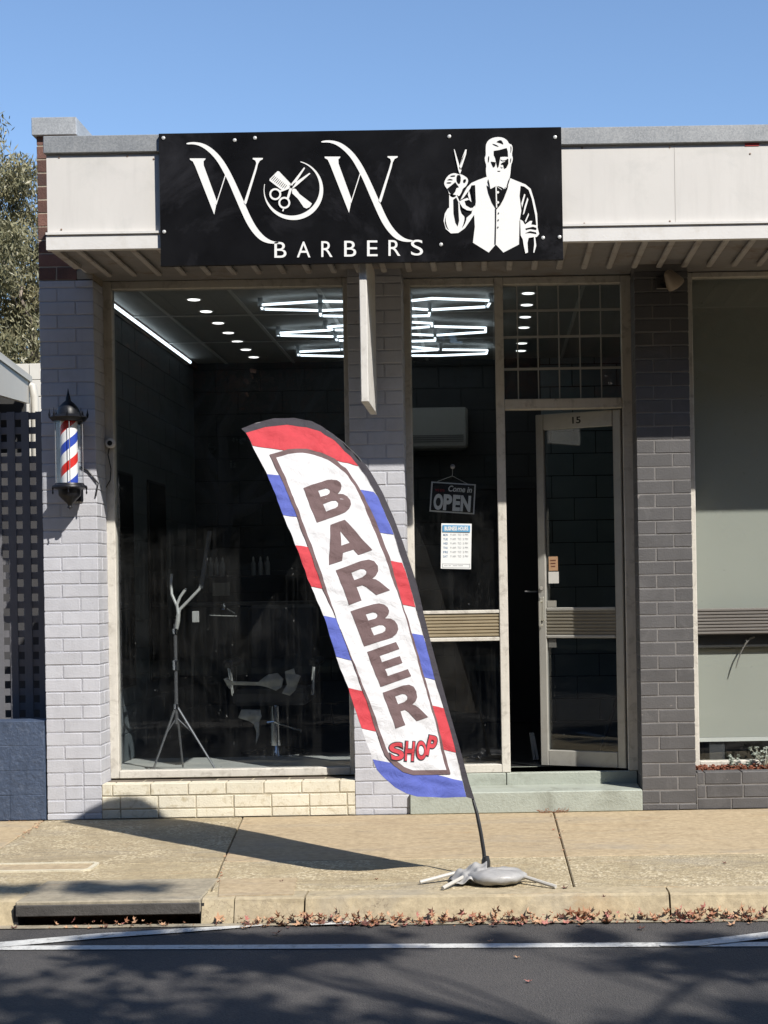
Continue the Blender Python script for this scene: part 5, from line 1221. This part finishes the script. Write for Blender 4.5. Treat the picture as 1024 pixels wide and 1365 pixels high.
# far side of the street (unseen but for a dark reflection in the glass; trees added to block sky light)
opp = thing('far_building', 'long shaded brick building across the street behind the viewer', 'building')
om = mat('far_brick', (.10, .075, .06), .85, .2, 3, .3, 30); MB().box(-55, 45, -27, -21.5, -.1, 6.5).build('wall', om, opp)
MB().box(-16, 16, -21.5, -21.0, 3.1, 3.2).build('awning', M['soffit'], opp); MB().box(-16, 16, -21.02, -20.98, 3.05, 3.3).build('fascia_board', M['blackmatt'], opp)
for i in range(8):
    x = -14+i*3.8; w0 = MB().box(x, x+2.6, -21.49, -21.46, .5, 2.6).build('window', M['darkmetal'], opp)
so_ = thing('far_sign', 'dark board reading Pilates Fitness Training Classes on the building across the street', 'sign')
MB().box(-6.6, -3.9, -20.9, -20.85, 3.3, 4.9).build('panel', flat('far_sign_panel', (.03, .035, .05), .5), so_)
ltr = flat('far_sign_letters', (.55, .58, .6), .6)
for s_, z, x0, x1 in (('Pilates', 4.35, -5.95, -5.0), ('Fit Training', 3.98, -5.95, -4.4), ('Classes', 3.60, -5.95, -5.0)):
    vf = text2d(s_, (0, 0, 1, 1), .02); mesh_obj('lettering', [(x1-(x1-x0)*u if False else x1+(x0-x1)*u, -20.84, z+.2-.22*v) for u, v in vf[0]], vf[1], ltr, so_)
struct(MB().box(-60, 60, -30, -17.5, -.4, .0).build('far_pavement', M['slab']))
ordn += ['tenth', 'eleventh', 'twelfth', 'thirteenth', 'fourteenth', 'fifteenth']
for i in range(13):
    x = -36+i*5.4; t = thing('avenue_tree', f'{ordn[i]} tall dense avenue tree from the west end on the far footpath across the street', 'tree', group='avenue trees on the far footpath')
    tm_ = MB(); tm_.tube([(x, -20, 0), (x+.1, -20, 3), (x, -20.1, 8), (x, -20, 11)], [.32, .27, .16, .05], 8)  # unseen row added to cut low sky light and bounce off the road
    for k in range(7):
        a = random.uniform(0, 6.28); z = random.uniform(3, 7); tm_.tube([(x, -20, z), (x+1.2*math.cos(a), -20+1.2*math.sin(a), z+1.3), (x+2.6*math.cos(a), -20+2.4*math.sin(a), z+2.3)], [.12, .08, .03], 5)
    tm_.build('trunk', M['trunk'], t, True)
    leaves('crown', [((x+random.gauss(0, 1.6), -20.3+random.gauss(0, 1.1), random.uniform(2.6, 14.2)), 1.15) for _ in range(115)], bpy.data.materials.get('far_leaves') or leafmat('far_leaves', ((.02, .03, .012), (.05, .05, .022), (.12, .075, .035)), .5, .2), t, .34, .45, 0, 75)
for i in range(12):
    x = -36+i*6.0; t = thing('dark_tree', f'{ordn[i]} dense dark tree from the west end behind the building across the street', 'tree', group='trees beyond the far building')
    MB().tube([(x, -30, 0), (x, -30, 7)], .25, 8).build('trunk', M['trunk'], t)  # unseen trees made tall and dense to hold back low sky light
    leaves('crown', [((x+random.gauss(0, 1.9), -28.5+random.gauss(0, 1.3), 8.5+random.gauss(0, 3.0)), 1.1) for _ in range(36)], bpy.data.materials.get('far_leaves') or leafmat('far_leaves', ((.03, .04, .02), (.05, .065, .03), (.08, .09, .04)), .5, .1), t, .42, .55, 0, 80)

# ------------------------------------------------------------------ fallen leaves, twigs, plants
lmats = [flat('leaf_rust', (.30, .13, .07), .7), flat('leaf_tan', (.46, .27, .16), .7), flat('leaf_dark', (.10, .035, .025), .7), flat('leaf_pink', (.42, .17, .14), .7)]
star = [(math.cos(a)*r, math.sin(a)*r) for a, r in [(math.radians(90+i*36), (1.0, .38)[i % 2]*((1, 1, .85, .8, .7, .7, .7, .8, .85, 1)[i])) for i in range(10)]]
def leafgeo(x, y, z, s, tilt):
    R_ = Matrix.Translation((x, y, z)) @ Matrix.Rotation(random.uniform(0, 6.3), 4, 'Z') @ Matrix.Rotation(tilt, 4, 'X') @ Matrix.Rotation(random.uniform(0, 6.3), 4, 'Z')
    vs = [R_ @ Vector((0, 0, 0))] + [R_ @ Vector((a*s, b*s, .45*s*(a*a+b*b) + random.uniform(-.12, .12)*s)) for a, b in star]
    mz = min(v.z for v in vs); 
    dz = z-mz; vs = [v+Vector((0, 0, dz)) for v in vs]
    return vs, [(0, i+1, (i+1) % 10+1) for i in range(10)]
lit = thing('leaf_litter', 'drift of rust-brown fallen leaves lying in the gutter along the kerb', 'leaves'); 
C.objects.unlink(lit); bpy.data.objects.remove(lit)
lit = MB(); mi = []
def dens(px):
    d = .25
    for c, s, a in ((450, 95, 1.0), (620, 70, 1.2), (700, 40, .7), (800, 50, .9), (930, 60, 1.1), (350, 30, .8), (150, 90, .45), (1000, 40, .7)): d += a*math.exp(-((px-c)/s)**2)
    return min(1.4, d)
cnt = 0
while cnt < 560:
    px = random.uniform(-60, 1090)
    if random.random()*1.4 > dens(px)**1.3 or (px < 270 and random.random() < .45): continue
    X = (px-655)/287; yk = kerbY(X)-.04; off = abs(random.gauss(0, .035)); drain_ = DX0 < X < DX1
    y = yk - off; z = RZ+.006 + (random.uniform(0, .035) if off < .03 else 0)*min(1, dens(px))
    s = random.choice((random.uniform(.007, .016), random.uniform(.014, .040), random.uniform(.014, .030))) * (.7 if drain_ else 1); vs, fs = leafgeo(X, y, z, s, random.uniform(-1.5, 1.5) if off < .04 else random.uniform(-.4, .4)); lit.add(vs, fs); mi += [random.choice((0, 0, 1, 1, 1, 3, 2))]*10; cnt += 1
for i in range(60):      # in the cracks of the footpath
    f = random.random()
    if i < 30: x = -2.86+.07*f; y = -.02-f*.75
    elif i < 45: x = -1.60+.23*f; y = -.05-f*2.1
    else: x = .37; y = -.05-f*2.1
    vs, fs = leafgeo(x+random.gauss(0, .012), y, .002, random.uniform(.007, .015), random.uniform(-.5, .5)); lit.add(vs, fs); mi += [random.choice((0, 1, 1))]*10
for i in range(26):
    vs, fs = leafgeo(-3.6+random.random()*.74, -.02-random.random()*.02, .002, random.uniform(.006, .013), .5); lit.add(vs, fs); mi += [1]*10
o = lit.build('leaf_litter', lmats[0]); 
for m_ in lmats[1:]: o.data.materials.append(m_)
o.data.polygons.foreach_set('material_index', mi); o['kind'] = 'stuff'; o['label'] = 'drift of rust-brown fallen leaves lying in the gutter along the kerb'; o['category'] = 'leaves'
loose = [(168, 1226, .035, 3, 'pink-brown curled leaf by the storm drain slot'), (370, 1245, .04, 2, 'dark crumpled leaf on the slanted white line at left'), (518, 1237, 0, 0, ''), (854, 1238, .028, 2, 'twiggy dark leaf on the asphalt right of the flag'),
         (655, 1255, .022, 1, 'flat tan leaf just above the long white line'), (690, 1276, .02, 1, 'small tan leaf just below the long white line'), (705, 1308, .022, 3, 'single pink leaf on the shaded asphalt at lower right'), (661, 1234, .035, 2, 'upright dark leaf in the gutter below the water bag'),
         (375, 1175, .018, 2, 'small dark leaf on the smooth kerb patch'), (502, 1172, .018, 0, 'small rust leaf on the footpath left of the flag base'), (753, 1184, .028, 2, 'dark rust leaf at the foot of the footpath crack'), (540, 1228, .03, 3, 'red-pink leaf lying on the broken white line'),
         (637, 1226, .025, 3, 'flat pink leaf beside the gutter under the water bag'), (966, 1151, .018, 2, 'little dark leaf alone on the footpath at right'), (805, 1196, .02, 2, 'dark twig of leaf on the kerb edge at right')]
for px, py, s, ci, lab in loose:
    if not s: continue
    zz_ = RZ+.007 if py > 1205 else .003
    p = on_ground(px, py, zz_); vs, fs = leafgeo(p.x, p.y, zz_, s, random.uniform(-.25, .25)); o = MB().add(vs, fs).build('fallen_leaf', lmats[ci]); tag(o, lab, 'leaf', 'loose fallen leaves')
# joint weeds by the step
tw = MB(); p0 = Vector((.37, -.04, .0))
for i in range(26):
    x = p0.x + random.gauss(.0, .07); a = random.uniform(-1, 1); tw.tube([(x, -.045, .001), (x+.02*a, -.05, .012), (x+.045*a, -.055, random.uniform(.01, .035))], .0016, 4)
tw.build('dry_grass', lmats[0])['kind'] = 'stuff'
bpy.data.objects['dry_grass']['label'] = 'dry brown grass tufts in the footpath joint by the green step'; bpy.data.objects['dry_grass']['category'] = 'grass'
# planter plants
pmat = leafmat('silver_leaves', ((.20, .24, .20), (.32, .36, .31), (.46, .50, .44)), .5, .2); smat = flat('stem_pale', (.36, .36, .28), .7)
for (x0, nst, hgt, sprd, lab) in ((at(978, 1020, .17).x, 9, .09, .05, 'small silver-green succulent at the left end of the planter'), (at(998, 1020, .17).x, 6, .055, .03, 'tiny pale sprig between the two silver plants in the planter'), (at(1020, 1020, .17).x, 22, .15, .14, 'larger silver-leaved plant spreading at the right end of the planter')):
    t = thing('planter_plant', lab, 'plant'); sm_ = MB(); cl = []
    for k in range(nst):
        a = random.uniform(0, 6.28); hh = hgt*random.uniform(.5, 1); e = Vector((x0+sprd*random.uniform(.2, 1)*math.cos(a), .17+sprd*.5*math.sin(a), .23+hh)); b0 = Vector((x0, .17, .225))
        sm_.tube([b0, b0.lerp(e, .5)+Vector((0, 0, .01)), e], .0022, 4); cl += [(tuple(e), .014), (tuple(b0.lerp(e, .75)), .011)]
    sm_.build('stem', smat, t); leaves('foliage', cl, pmat, t, .008, .022, 0, 12); rehome(t, (x0, .17, .225))
bpy.context.view_layer.update()
